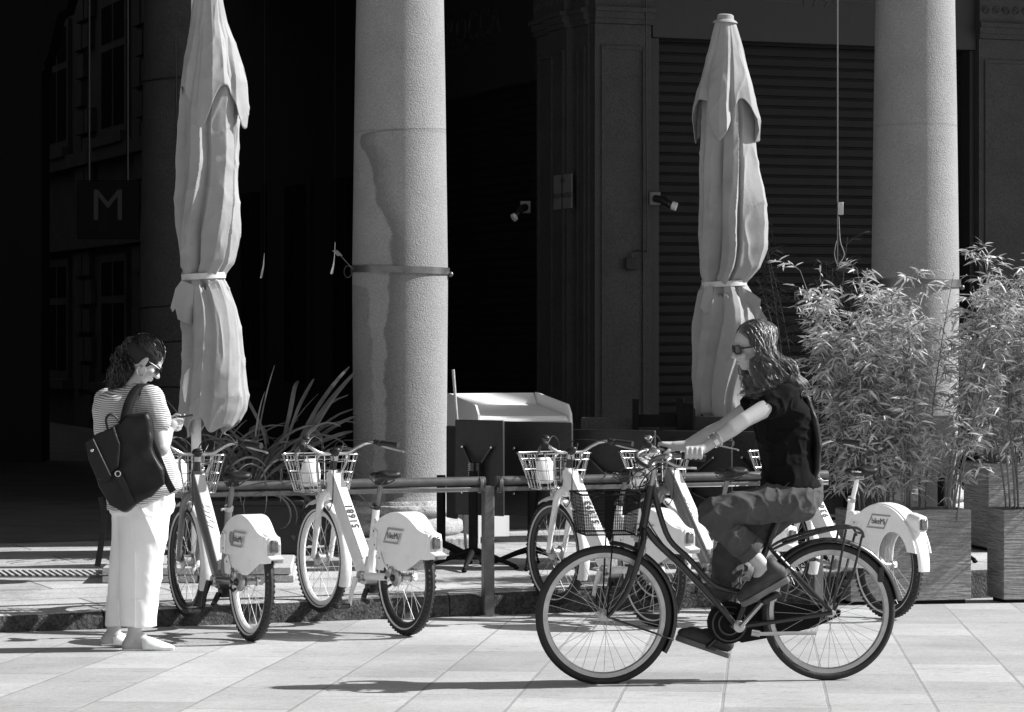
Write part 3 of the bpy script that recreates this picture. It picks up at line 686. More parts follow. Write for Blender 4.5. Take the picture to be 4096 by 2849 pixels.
def share_bike(kind, label, loc, heading, group='docked share bikes at the rack'):
    """kind: white / grey / skirt"""
    t = thing('share_bike', label, 'bicycle', loc, group=group, rot=(0, 0, 0))
    fm = 'grey_paint' if kind == 'grey' else 'white_paint'; bmat = 'beam_silver' if kind == 'grey' else 'white_paint'
    HUBF = (1.10, WR+.03)
    make_wheel(t, (0, WR), rim_m='white_paint' if kind == 'grey' else 'black_plastic')
    make_wheel(t, HUBF, rim_m='white_paint' if kind == 'white' else 'black_plastic', hub_r=.04, piv=.96, steer=0)
    # frame
    d = Vector((.955, 0, .865)); b_ = Vector((.475, 0, .29))
    mb = MB()
    mb.tube([d+Vector((.012, 0, .02)), d, d+(b_-d)*.12, d+(b_-d)*.3, d+(b_-d)*.85, b_, b_+Vector((-.045, 0, -.02))], [.026, .034, .042, .046, .046, .046, .035], 12, side=(0, 1, 0), ry=[.034, .042, .052, .058, .058, .055, .03], e=3.2)
    mb.tube([(.455, 0, .30), (.43, 0, .42), (.375, 0, .70)], [.024, .021, .019], 12, side=(0, 1, 0), ry=[.034, .028, .022], e=2.6)
    mb.tube(smooth_path([(.385, .0, .62), (.33, .018, .63), (.27, .03, .58), (.24, .045, .50)], 3), .013, 10)
    mb.tube(smooth_path([(.385, -.0, .62), (.33, -.018, .63), (.27, -.03, .58), (.24, -.045, .50)], 3), .013, 10)
    for y in (-.062, .062): mb.tube([(.44, y*.5, .305), (.36, y, .312), (.10, y, .326), (.0, y, .33)], [.02, .02, .018, .014], 8, side=(0, 1, 0), ry=.022, e=3)
    mb.tube([(.945, 0, .90), (.978, 0, .765)], .027, 16)
    mb.tube([(.24, .05, .52), (.19, .062, .42), (.02, .066, .34)], .011, 8)
    fr = mb.build('frame', fm, t, smooth=45)
    # battery strip on the upper face of the down tube
    dirv = (d-b_).normalized(); nup = Vector((-dirv.z, 0, dirv.x))
    mb = MB(); mb.bar(b_+dirv*.10+nup*.056, d-dirv*.03+nup*.054, .062, .012, up=nup); mb.build('battery_cover', bmat, fr, bevel=.004)
    num = {'white': '51681', 'grey': '42467', 'skirt': '9369'}[kind]
    tx = text(num, .062, 'number', 'letter_black' if kind != 'grey' else 'white_plain', fr, b_+dirv*(.40 if kind != 'grey' else .42)+nup*.0635, dirv, (0, 1, 0), bold=.0015, space=1.15)
    tx2 = text({'white': '51681', 'grey': '42467', 'skirt': '9369'}[kind], .05, 'number', 'letter_black' if kind != 'grey' else 'white_plain', fr, b_+dirv*.34+Vector((0, .0475, 0)), dirv, (dirv.z, 0, -dirv.x), bold=.001) if kind == 'x' else None
    if kind != 'skirt':
        mb = MB(); mb.bar((.452, .0235, .36), (.435, .0225, .42), .0015, .028, up=(0, 1, 0)); mb.build('sticker', 'reflective', fr)
    # head and steering
    mb = MB(); mb.tube([(.935, 0, .965), (.952, 0, .885)], .021, 16); mb.build('steerer', 'black_plastic', t)
    mb = MB(); mb.tube([(.931, 0, .985), (.937, 0, .957)], .026, 16); mb.build('clamp_ring', 'alu', t)
    mb = MB(); mb.tube([(.928, 0, 1.0), (.931, 0, .98)], .024, 14); mb.ell((.926, 0, 1.006), (.038, .032, .024)); mb.ell((.90, 0, 1.02), (.02, .025, .012)); mb.build('stem', 'black_plastic', t)
    hb = MB(); bar = [(.93, -.05, .995)]
    half = [(.93, .0, .995), (.932, .06, .995), (.93, .10, 1.002), (.925, .15, 1.03), (.905, .19, 1.052), (.87, .225, 1.062), (.81, .262, 1.058), (.72, .31, 1.048)]
    for sgn in (1, -1): hb.tube(smooth_path([(x, y*sgn, z) for x, y, z in half], 4), .0115, 10)
    hbo = hb.build('handlebar', 'chrome', t)
    for sgn in (1, -1):
        g = MB(); a, b2 = Vector((.815, .26*sgn, 1.058)), Vector((.71, .316*sgn, 1.047)); n = 12
        g.tube([a+(b2-a)*i/n for i in range(n+1)], [.0175+.0012*(i % 2) for i in range(n+1)], 12); g.build('grip', 'rubber', hbo)
        g = MB(); g.ell(a+(a-b2)*.16+Vector((0, 0, -.004)), (.022, .026, .022)); g.ell(a+(a-b2)*.34, (.016, .02, .018)); g.build('brake_mount', 'black_plastic', hbo)
        g = MB(); g.tube(smooth_path([a+Vector((.035, .0, -.012)), a+Vector((.0, .035*sgn, -.03)), b2+Vector((.02, .035*sgn, -.038)), b2+Vector((-.01, .03*sgn, -.042))], 3), .0055, 8, ry=.008); g.build('brake_lever', 'alu', hbo)
    if kind != 'skirt':
        g = MB(); g.lathe([(.012, 0), (.024, .004), (.026, .014), (.02, .024), (.006, .030)], 16, Matrix.Translation((.89, .205, 1.078))); g.build('bell', 'chrome' if kind == 'grey' else 'black_plastic', hbo)
    # cables
    cbm = MB()
    for sgn, dep in ((1, .0), (-1, .03)):
        cbm.tube(smooth_path([(.83, .235*sgn, 1.05), (.90, .15*sgn, 1.10-dep), (.99, .05*sgn, 1.06), (1.02, .03*sgn, .95), (1.0, .035*sgn, .84), (.985, .03*sgn, .74)], 5), .0033, 6)
    cbm.tube(smooth_path([(.90, .03, 1.0), (.84, .05, .97), (.80, .07, .86), (.83, .06, .72), (.90, .05, .66), (.955, .035, .68)], 5), .0036, 6)
    cbm.tube(smooth_path([(.93, -.04, 1.0), (.99, -.09, 1.05), (1.03, -.06, .98), (.99, -.03, .90)], 5), .003, 6)
    cbm.build('cable', 'black_plastic', t)
    # fork
    mb = MB(); mb.ell((.985, 0, .745), (.03, .05, .03))
    for sgn in (1, -1): mb.tube(smooth_path([(.975, .0, .765), (.982, .035*sgn, .755), (.992, .056*sgn, .715), (1.012, .062*sgn, .64), (1.055, .060*sgn, .52), (1.10, .056*sgn, WR+.035)], 4), [.024]*4+[.023]*8+[.02]*5+[.016]*4, 10)
    mb.build('fork', fm, t)
    mb = MB(); band(mb, HUBF, WR+.022, 62, 205, .036, n=36); mb.build('front_fender', 'white_paint', t, smooth=60)
    # basket
    mb = MB()
    def rrect(cx, hx, hy, z, r=.05, zb=0):
        pts = []
        for qx, qy, a0 in ((1, 1, 0), (-1, 1, 90), (-1, -1, 180), (1, -1, 270)):
            for k in range(5): a = R(a0+22.5*k); pts.append((cx+qx*(hx-r)+r*math.cos(a), qy*(hy-r)+r*math.sin(a), z+zb*(cx+qx*hx-cx)))
        return pts
    lv = [(1.125, .150, .205, .985), (1.12, .143, .195, .945), (1.115, .130, .178, .88), (1.11, .118, .162, .82), (1.105, .107, .148, .765)]
    for i, (cx, hx, hy, z) in enumerate(lv): mb.tube(rrect(cx, hx, hy, z), .0042 if i in (0, 4) else .0028, 6, closed=True)
    nn = 20
    tp, bt = rrect(*lv[0]), rrect(*lv[4]); md = rrect(*lv[2])
    for k in range(0, 20, 1):
        if k % 5 in (0, 4): mb.tube([tp[k], md[k], bt[k]], .0026, 5)
    for fx in (-.66, -.33, 0, .33, .66): 
        mb.tube([(1.105+.107*fx, -.148, .765), (1.105+.107*fx, .148, .765)], .0024, 5)
        mb.tube([(1.105+.107*fx, .148, .765), (1.12+.145*fx, .20, .985)], .0026, 5); mb.tube([(1.105+.107*fx, -.148, .765), (1.12+.145*fx, -.20, .985)], .0026, 5)
    for fy in (-.8, -.5, -.2, .2, .5, .8):
        mb.tube([(.998, .148*fy, .765), (1.212, .148*fy, .765)], .0024, 5)
        mb.tube([(1.212, .148*fy, .765), (1.27, .2*fy, .985)], .0026, 5); mb.tube([(.998, .148*fy, .765), (.978, .2*fy, .985)], .0026, 5)
    bk = mb.build('basket', 'chrome', t)
    mb = MB()
    for sgn in (1, -1): mb.tube(smooth_path([(.934, .085*sgn, .995), (.955, .10*sgn, .96), (1.0, .075*sgn, .86), (1.015, .055*sgn, .79), (.995, .05*sgn, .745)], 4), .0085, 8)
    mb.build('basket_stay', 'chrome', t)
    mb = MB(); mb.tube([(1.155, .045, .79), (1.157, .045, .81), (1.16, .045, .87), (1.165, .045, .93), (1.167, .045, .955)], [.045, .058, .064, .056, .035], 20, side=(0, 1, 0), ry=[.025, .034, .038, .034, .02]); mb.build('lock_pod', 'white_paint', t, smooth=70)
    mb = MB(); mb.tube([(1.14+.013*math.cos(i*1.1), -.1+.013*math.sin(i*1.1), .80+i*.0017) for i in range(70)], .0028, 5); mb.build('coil_lock', 'alu', t)
    mb = MB(); mb.lathe([(.02, -.02), (.036, -.01), (.038, .012), (.03, .02)], 16, Matrix.Translation((1.10, .0, .735))@Matrix.Rotation(R(90), 4, 'Y')); mb.build('headlight', 'alu', t)
    # seat
    mb = MB(); mb.tube([(.385, 0, .66), (.315, 0, .845)], .0145, 12); mb.build('seat_post', 'steel_dark' if kind != 'skirt' else 'white_paint', t)
    mb = MB(); mb.tube([(.378, 0, .70), (.368, 0, .725)], .026, 12); mb.tube([(.36, .02, .712), (.35, .05, .71), (.33, .055, .708)], .007, 8); mb.build('seat_clamp', 'black_plastic' if kind == 'white' else 'alu', t)
    mb = MB(); saddle_mesh(mb, .17, .44, .885); sdl = mb.build('saddle', 'black_leather', t, smooth=70)
    mb = MB()
    for y in (-.02, .02): mb.tube(smooth_path([(.42, y*.6, .868), (.36, y, .85), (.27, y, .848), (.20, y*1.6, .872)], 3), .0035, 6)
    mb.box((.31, 0, .852), (.05, .06, .024)); mb.build('saddle_rail', 'alu' if kind == 'skirt' else 'black_plastic', sdl)
    if kind == 'skirt': text('Selle San Remo', .014, 'lettering', 'white_plain', sdl, (.20, .089, .897), (-1, -.1, 0), (0, 0, 1))
    # rear cover
    if kind != 'skirt':
        out = [(.285, .60), (.25, .625), (.20, .655), (.13, .680), (.04, .700), (-.05, .700), (-.13, .684), (-.20, .655), (-.27, .618), (-.33, .602), (-.385, .597), (-.405, .56), (-.405, .50), (-.47, .487), (-.455, .462), (-.36, .452), (-.30, .452), (-.12, .375), (-.05, .372), (.09, .385), (.16, .41), (.20, .46), (.265, .47), (.285, .54)]
        tp_ = smooth_path([(a, 0, b) for a, b in out[:10]], 4); out = [(p.x, p.z) for p in tp_]+out[10:]; ntop = len(tp_)+3
        mb = MB()
        for y in (.066, -.058): mb.prism(out, .008, MXZ(y))
        top = [p for p in out[:ntop]]
        for (a, c_) in zip(top, top[1:]):
            mb.add([(a[0], -.062, a[1]), (c_[0], -.062, c_[1]), (c_[0], .062, c_[1]), (a[0], .062, a[1]), (a[0], -.062, a[1]-.006), (c_[0], -.062, c_[1]-.006), (c_[0], .062, c_[1]-.006), (a[0], .062, a[1]-.006)], [(0, 1, 2, 3), (7, 6, 5, 4), (0, 3, 7, 4), (1, 5, 6, 2), (0, 4, 5, 1), (3, 2, 6, 7)])
        mb.add([(-.405, -.062, .50), (-.47, -.062, .487), (-.47, .062, .487), (-.405, .062, .50), (-.40, -.062, .492), (-.465, -.062, .479), (-.465, .062, .479), (-.40, .062, .492)], [(0, 1, 2, 3), (7, 6, 5, 4), (1, 5, 6, 2)])
        mb.v = [((x*.90 if x < 0 else x), y*(1-.42*min(1, max(0, (-x-.10)/.33))), z) for x, y, z in mb.v]
        cov = mb.build('rear_cover', 'white_paint', t, smooth=35, bevel=.012, bseg=3)
        mb = MB(); mb.prism([(.30, .47), (.30, .56), (.26, .60), (.22, .58), (.235, .47)], .012, MXZ(.078)); mb.prism([(.22, .36), (.235, .44), (.18, .47), (.13, .40), (.14, .36)], .010, MXZ(.078)); mb.build('cover_bracket', 'white_paint', cov, bevel=.004)
        lc = (.0, .555); ls = 1.0; ly = .0672; lx = -.352; lz = .548
    else:
        mb = MB(); cx = 0; 
        outer = [(.26+0, .60)]+[(.375*math.cos(R(a)), WR+.375*math.sin(R(a))) for a in range(48, 172, 6)]+[(-.41, .37)]
        # skirt: arc outer radius down to inner cut-out over the wheel
        poly = [(.33, .70-.20), (.30, .62)]+[(.375*math.cos(R(a)), WR+.375*math.sin(R(a))) for a in range(55, 168, 5)]
        inner = [(-.315, .43)]+[(-.13+.15*math.cos(R(a)), .39+.155*math.sin(R(a))) for a in range(165, -1, -11)]+[(.03, .33), (.16, .30), (.30, .33), (.44, .42)]
        poly = poly+inner
        for y in (.060, -.052): mb.prism(poly, .008, MXZ(y))
        band(mb, (0, WR), .382, 50, 182, .060, n=40, bulge=.01, hwf=lambda q: 1-.35*q*q)
        cov = mb.build('rear_cover', 'white_paint', t, smooth=35)
        mb = MB(); mb.prism([(.46, .33), (.62, .36), (.60, .42), (.40, .46), (.30, .40), (.33, .31)], .03, MXZ(.06)); mb.build('chain_guard', 'white_paint', t, bevel=.006)
        ly = .0612; lx = -.345; lz = .60
    mb = MB()
    for bx, bz in ((.24, .50), (.18, .43), (.10, .395), (.25, .58)): mb.ell((bx, ly+.012 if bx > .15 else ly, bz), (.006, .003, .006))
    mb.build('bolt', 'steel_dark', cov)
    # tail light
    mb = MB(); mb.tube([(lx+.10, 0, lz+.03), (lx+.05, 0, lz+.012), (lx, 0, lz), (lx-.012, 0, lz)], [.044, .044, .040, .036], 20, side=(0, 1, 0), ry=[.04, .050, .052, .046], e=2.8); mb.build('lamp_housing', 'white_paint', cov, smooth=60)
    mb = MB(); mb.box((lx-.018, 0, lz), (.018, .050, .070)); tl = mb.build('tail_light', 'lens', cov, bevel=.01, bseg=2)
    # logo: slanted open frame and word
    u0 = (.09, .565) if kind != 'skirt' else (.07, .60)
    def lp(a, b): return (u0[0]-a, u0[1]+b)
    k = 1.0; sl = lambda x, z: lp((x+z*.65)*k, z*k)
    mb = MB()
    for pts in ([(-.035, -.030), (-.035, .045), (.155, .045), (.155, .034), (-.024, .034), (-.024, -.030)], [(-.035, -.045), (-.035, -.034), (.134, -.034), (.134, .022), (.145, .022), (.145, -.045)]):
        mb.prism([sl(a, b) for a, b in pts], .0012, MXZ(ly+.0012))
    mb.build('logo_frame', 'logo_grey', cov, smooth=0)
    text('bikeMi', .052, 'logo_word', 'black_plastic', cov, (u0[0]-.058, ly+.0008, u0[1]-.001), (-1, 0, 0), (0, 0, 1), depth=.0006)
    if kind == 'grey': text('e', .14, 'logo_letter', 'logo_grey', cov, (u0[0]+.055, ly+.0006, u0[1]+.01), (-1, 0, 0), (0, 0, 1), bold=.003, depth=.0006)
    # drive
    mb = MB(); ax = Matrix.Translation((.455, 0, .30))@Matrix.Rotation(R(90), 4, 'X')
    mb.lathe([(.03, -.075), (.034, -.07), (.034, -.05), (.026, -.045), (.026, .045), (.034, .05), (.034, .07), (.03, .075)], 20, ax)
    mb.lathe([(.055, .052), (.065, .056), (.065, .064), (.055, .068)], 24, ax); mb.build('bottom_bracket', 'alu', t)
    cm = 'black_metal' if kind == 'grey' else 'white_paint'; up = kind == 'skirt'
    for sgn in (1, -1):
        e_ = Vector((.455+(.035 if not up else .165)*sgn, .115*sgn, .30-(.165 if not up else -.03)*sgn)) if True else None
        mb = MB(); mb.tube([(.455, .088*sgn, .30), Vector((.455, .095*sgn, .30)).lerp(e_, .5)+Vector((0, .004*sgn, 0)), e_], [.014, .011, .010], 8, ry=[.018, .014, .012]); mb.build('crank', 'alu' if up else cm, t)
        p = MB(); c_ = e_+Vector((0, .062*sgn, 0))
        for dx in (-.038, .038): p.box(c_+Vector((dx, 0, 0)), (.010, .095, .028))
        for dy in (-.045, .045): p.box(c_+Vector((0, dy, 0)), (.07, .008, .024))
        p.box(c_, (.03, .09, .018)); pd = p.build('pedal', 'black_plastic', t, bevel=.003)
        q = MB(); q.box(c_+Vector((0, 0, .012)), (.055, .06, .01)); q.box(c_+Vector((-.044, 0, 0)), (.003, .07, .016)); q.build('reflector', 'lens', pd)
    # rear brake / dynamo cluster, kickstand
    mb = MB(); mb.lathe([(.045, .05), (.05, .056), (.05, .072), (.03, .08)], 20, Matrix.Translation((0, 0, WR))@Matrix.Rotation(R(-90), 4, 'X')); mb.ell((.07, .075, .345), (.035, .012, .02)); mb.ell((.035, .08, .365), (.02, .014, .03)); mb.build('hub_brake', 'alu', t)
    mb = MB(); mb.ell((.0, .085, .33), (.02, .016, .02)); mb.ell((.09, .08, .325), (.012, .012, .012)); mb.tube([(.02, .085, .29), (.06, .085, .275), (.12, .08, .29)], .008, 6); mb.build('axle_nut', 'black_plastic', t)
    mb = MB(); mb.box((.40, .0, .235), (.07, .09, .05)); mb.tube([(.40, .05, .23), (.36, .09, .185), (.30, .12, .18), (.24, .12, .175)], [.018, .016, .014, .017], 8); mb.build('kickstand', 'black_plastic', t, bevel=.004)
    mb = MB(); mb.tube([(.215*math.cos(R(a)), .008, WR+.215*math.sin(R(a))) for a in (250, 258, 266)], .018, 8, ry=.004); mb.build('spoke_reflector', 'lens', t)
    # pitch about rear contact handled by z rotation of the root
    h = heading
    t.rotation_euler = Matrix.Rotation(R(90)+h, 4, 'Z').to_euler()
    return t
def pose_bike(t, loc, heading, pitch=.0):
    # forward = (-sin h, cos h); local +x is forward
    t.location = loc; M = Matrix.Rotation(R(90)+heading, 4, 'Z')@Matrix.Rotation(-pitch, 4, 'Y'); t.rotation_euler = M.to_euler()
def spot(dx, dy):
    Y = 7785/(dy-935.3); return Vector(((dx-1148)*Y/6278, Y, road_z(Y)))
PITCH = 0
b2 = share_bike('white', 'white share bike numbered 51681 docked in front of the big column', (0, 0, 0), 0)
b1 = share_bike('grey', 'grey framed share bike numbered 42467 beside the standing woman', (0, 0, 0), 0)
b5 = share_bike('skirt', 'white share bike with a full skirt guard in front of the ripple planter', (0, 0, 0), 0)
def swap_number(t, new, m):
    for f in t.children:
        if f.name.startswith('frame'):
            for n_ in f.children:
                if n_.name.startswith('number'):
                    bpy.data.objects.remove(n_); break
            d = Vector((.955, 0, .865)); b_ = Vector((.475, 0, .29)); dv = (d-b_).normalized(); nu = Vector((-dv.z, 0, dv.x))
            text(new, .062, 'number', m, f, b_+dv*.40+nu*.0635, dv, (0, 1, 0), bold=.0015, space=1.15); break
b3 = dup_tree(b2); b3['label'] = 'white share bike numbered 51993 docked right of the square rack post'
b4 = dup_tree(b1); b4['label'] = 'grey framed share bike partly hidden behind the cyclist'
swap_number(b3, '51993', 'letter_black')
for o in list(b3.children):
    if o.name.startswith('wheel'):
        o.material_slots[0].link = 'OBJECT'; o.material_slots[0].material = MATS['black_plastic']
pose_bike(b1, spot(563, 1438), R(25), PITCH); pose_bike(b2, spot(910, 1425), R(29.5), PITCH)
pose_bike(b3, spot(1467, 1405), R(31), PITCH); pose_bike(b4, spot(1697, 1396), R(30), PITCH); pose_bike(b5, spot(1990, 1387.5), R(29), PITCH)

# ---- rack
def rl(X, d=0., z=0.): return Vector((X, 17.5+.35*X+d, z))
def zrail(X): return .805
for (xa, xb, lb) in ((-2.2, -.17, 'left section of the dark steel rack rail in front of the big column'), (-.10, 2.05, 'right section of the dark steel rack rail behind the cyclist')):
    rt = thing('bike_rack', lb, 'bike rack', rl(xb if xa < -1 else xa, 0, road_z(17.4)), group='steel bike rack sections'); iv = Matrix.Translation(-rt.location)
    mb = MB(iv); a, b = rl(xa, 0, zrail(0)+.022), rl(xb, 0, zrail(0)+.022); mb.tube([a, b], .030, 16); mb.build('top_tube', 'rail_steel', rt)
    mb = MB(iv); a, b = rl(xa, -.005, zrail(0)-.026), rl(xb, -.005, zrail(0)-.026); mb.bar(a, b, .05, .026); mb.bar(a+Vector((0, -.012, -.012)), b+Vector((0, -.012, -.012)), .03, .006); mb.build('lower_channel', 'steel_dark', rt, bevel=.003)
    for X in (((xb-.0),) if xa < -1 else (xb-.09, )):
        mb = MB(iv); p = rl(X+.02, -.0, 0); zb = road_z(p.y); mb.box((p.x, p.y, (zb+.80)/2), (.068, .068, .80-zb), Matrix.Rotation(R(20), 3, 'Z')); mb.build('post', 'rail_steel', rt, bevel=.008)
        mb = MB(iv); mb.tube([p+Vector((0, -.0, zb+.002)), p+Vector((0, 0, zb+.010))], .07, 12); mb.build('foot_plate', 'steel_dark', rt)
    for X in ((xb-.03,) if xa < -1 else (xa+.02,)):
        mb = MB(iv); a = rl(X, 0, zrail(0)); e = (rl(1)-rl(0)).normalized(); mb.tube([a-e*.012, a+e*.012], .052, 20, ry=.052); mb.build('end_flange', 'rail_steel', rt, bevel=.003)
# ================================================================ BLACK CITY BIKE
def B(dx, dy, y=0.): return Vector(((1858-dx)/479, y, (1528-dy)/479))
YB = 13.19
bb_loc = Vector(((1858-1148)*YB/6278, YB, road_z(YB)))
BH = math.atan2(1.089, -.18)         # heading angle from +Y towards -X
bike = thing('city_bike', 'black step-through city bike with rear rack ridden by the long haired cyclist', 'bicycle', bb_loc)
bike.rotation_euler = Matrix.Rotation(R(90)+BH, 4, 'Z').to_euler()
RB = .325
FH = (1.078, RB+.0); 
w = make_wheel(bike, (0, RB), R_=RB, tyre_r=.019, rim_m='alu', rimw=.012, rimd=.018, knob=False, line=False, nsp=32)
w2 = make_wheel(bike, FH, R_=RB, tyre_r=.019, rim_m='alu', rimw=.012, rimd=.018, knob=False, line=False, nsp=32)
mb = MB()
up_t = [B(1452, 1085), B(1458, 1110), B(1466, 1140), B(1490, 1205), B(1536, 1250), B(1580, 1299), B(1612, 1317), B(1660, 1326), B(1690, 1328)]
mb.tube(smooth_path(up_t, 4), .0135, 10)
mb.tube(smooth_path([B(1436, 1180), B(1465, 1215), B(1521, 1267), B(1595, 1345), B(1642, 1400)], 4), .0175, 10)
mb.tube([B(1448, 1085), B(1428, 1190)], .020, 12)
mb.tube([B(1644, 1400), B(1738, 1168)], .0155, 12)
for y in (-.045, .045):
    mb.tube([B(1716, 1220, y*.4), B(1780, 1290, y), B(1856, 1370, y*1.25)], .009, 8); mb.tube([B(1644, 1402, y*.6), B(1720, 1392, y), B(1858, 1373, y*1.25)], .011, 8)
fr = mb.build('frame', 'black_metal', bike)
mb = MB(); mb.tube([B(1738, 1168), B(1752, 1130)], .0125, 10); mb.build('seat_post', 'alu', bike)
mb = MB(); saddle_mesh(mb, (1858-1812)/479, (1858-1708)/479, (1528-1135)/479); mb.ell(B(1785, 1146), (.055, .085, .045)); mb.build('saddle', 'black_leather', bike, smooth=70)
mb = MB(); mb.ell(B(1428, 1186), (.022, .045, .02))
for y in (-.05, .05): mb.tube(smooth_path([B(1428, 1188, y*.7), B(1424, 1215, y), B(1408, 1270, y), B(1388, 1320, y), B(1362, 1355, y), B(1343, 1374, y*1.1)], 4), [.015]*9+[.013]*6+[.010]*6, 10)
mb.build('fork', 'black_metal', bike)
def fend(c, a0, a1, name):
    mb = MB(); band(mb, c, RB+.02, a0, a1, .026, n=36, bulge=.010); o = mb.build(name, 'black_metal', bike, smooth=60); return o
fend(FH, 78+0, -0, 'x') if False else None
f1 = fend(FH, 95, 212, 'front_fender'); f2 = fend((0, RB), -8+0, -8, 'x') if False else None
# heading left: +x local is forward, so the rear half of a wheel is at angles 90..180
f2 = fend((0, RB), 20, 172, 'rear_fender')
mb = MB(); mb.tube([B(1343, 1374, .06), (FH[0]+(RB+.02)*math.cos(R(200)), .03, FH[1]+(RB+.02)*math.sin(R(200)))], .004, 6); mb.tube([B(1343, 1374, -.06), (FH[0]+(RB+.02)*math.cos(R(200)), -.03, FH[1]+(RB+.02)*math.sin(R(200)))], .004, 6); mb.build('stay', 'black_metal', f1)
# rear rack
mb = MB()
for y in (-.06, .06):
    mb.tube(smooth_path([B(1720, 1232, y*.5), B(1760, 1212, y), B(1839, 1190, y), B(1905, 1182, y), B(1926, 1190, y), B(1931, 1205, y)], 4), .007, 8)
    mb.tube([B(1890, 1186, y), B(1870, 1290, y*1.1), B(1860, 1366, y*1.1)], .006, 8); mb.tube([B(1850, 1189, y), B(1858, 1366, y*1.1)], .005, 8) if False else None
    mb.tube([B(1928, 1200, y), B(1905, 1290, y*1.1), B(1862, 1368, y*1.1)], .006, 8)
for dx, dy in ((1760, 1212), (1800, 1201), (1839, 1190), (1872, 1186), (1905, 1182), (1928, 1196)): mb.tube([B(dx, dy, -.06), B(dx, dy, .06)], .005, 6)
mb.tube([B(1750, 1216, 0), B(1839, 1190, 0), B(1905, 1182, 0)], .005, 6)
mb.build('rear_rack', 'black_metal', bike)
mb = MB(); mb.box(B(1978, 1290, 0), (.03, .05, .075)); mb.build('rear_reflector', 'black_plastic', bike, bevel=.006)
# chain case, crank, pedals
ccy = .055
pl_ = [(B(1631+48*math.cos(R(a)), 1396+48*math.sin(R(a))).x, B(1631+48*math.cos(R(a)), 1396+48*math.sin(R(a))).z) for a in range(60, 300, 12)]
pl_ += [(B(x, y).x, B(x, y).z) for x, y in ((1662, 1356), (1720, 1348), (1800, 1356), (1868, 1362), (1892, 1372), (1890, 1385), (1860, 1398), (1830, 1410), (1760, 1426), (1660, 1442))]
mb = MB(); mb.prism(pl_, .035, MXZ(-.03)); mb.build('chain_case', 'black_metal_matt', bike, bevel=.006)
mb = MB(); ax = Matrix.Translation(B(1631, 1398, -.028))@Matrix.Rotation(R(-90), 4, 'X')
for r_ in (.085, .055): mb.lathe([(r_, 0), (r_, .006), (r_-.008, .008), (r_-.008, 0)], 40, ax, cap=False)
mb.build('chain_case_ring', 'black_metal', bike)
mb = MB(); mb.tube([B(1644, 1400, -.05), B(1644, 1400, .06)], .024, 16); mb.lathe([(.026, .055), (.028, .06), (.02, .066)], 20, Matrix.Translation(B(1644, 1400, 0))@Matrix.Rotation(R(-90), 4, 'X')); mb.build('bottom_bracket', 'alu', bike)
PL = B(1706, 1333, .13); PR = B(1588, 1452, -.13)
for p_, y in ((PL, .075), (PR, -.075)):
    mb = MB(); mb.tube([B(1644, 1400, y), Vector((p_.x, y*1.1, p_.z))], [.012, .010], 8, ry=[.015, .012]); mb.build('crank', 'alu' if y > 0 else 'black_metal', bike)
    mb = MB(); q = Matrix.Rotation(R(25 if y > 0 else -20), 3, 'Y'); mb.box(p_, (.09, .085, .02), q); mb.tube([p_-Vector((0, .05 if y > 0 else -.05, 0)), p_], .008, 8); mb.build('pedal', 'black_plastic', bike, bevel=.004)
mb = MB(); mb.tube([B(1672, 1414, .06), B(1690, 1417, .07)], .015, 10); mb.tube([B(1685, 1417, .07), B(1760, 1416, .08), B(1818, 1417, .08)], .009, 8); mb.build('kickstand', 'alu', bike)
# handlebar and front fittings
mb = MB(); mb.tube([B(1448, 1088), B(1456, 1050)], .0125, 10); mb.tube([B(1456, 1052), B(1446, 1044)], .016, 10); mb.build('stem', 'alu', bike)
mb = MB()
half = [B(1446, 1044, 0), B(1440, 1042, .06), B(1432, 1032, .14), B(1440, 1018, .21), B(1475, 1012, .25), B(1538, 1018, .275)]
for s_ in (1, -1): mb.tube(smooth_path([Vector((p.x, p.y*s_, p.z)) for p in half], 4), .011, 10)
hb = mb.build('handlebar', 'steel_dark', bike)
for s_ in (1, -1):
    mb = MB(); mb.tube([B(1490, 1012, .256*s_), B(1542, 1019, .277*s_)], .017, 12); mb.build('grip', 'rubber', hb)
    mb = MB(); mb.tube(smooth_path([B(1470, 1018, .25*s_), B(1455, 1024, .28*s_), B(1480, 1036, .29*s_), B(1520, 1040, .29*s_)], 3), .006, 6); mb.ell(B(1462, 1015, .245*s_), (.02, .02, .018)); mb.build('brake_lever', 'alu', hb)
mb = MB(); mb.ell(B(1440, 1010, .15), (.035, .03, .028)); mb.build('bell', 'chrome', hb)
mb = MB(); mb.lathe([(.014, -.05), (.034, -.03), (.042, 0), (.043, .03), (.035, .036)], 20, Matrix.Translation(B(1418, 1072, 0))@Matrix.Rotation(R(90), 4, 'Y')); mb.build('headlight', 'chrome', bike)
mb = MB(); mb.tube(smooth_path([B(1462, 1030, .2), B(1430, 1050, .16), B(1415, 1090, .06), B(1425, 1150, .03), B(1415, 1210, .05)], 5), .0032, 6); mb.tube(smooth_path([B(1462, 1030, -.2), B(1420, 1040, -.1), B(1440, 1090, -.04), B(1440, 1160, 0), B(1500, 1250, .02)], 5), .0032, 6); mb.tube(smooth_path([B(1455, 1035, .1), B(1405, 1050, .12), B(1395, 1075, .1), B(1420, 1100, .05)], 5), .003, 6); mb.build('cable', 'black_plastic', bike)
# brake caliper + dynamo
mb = MB(); mb.box(B(1420, 1203, .0), (.03, .09, .03)); mb.ell(B(1424, 1226, .045), (.018, .014, .03)); mb.build('front_brake', 'alu', bike, bevel=.004)
mb = MB(); mb.tube([B(1344, 1345, .02), B(1344, 1362, .02)], .03, 10) if False else None
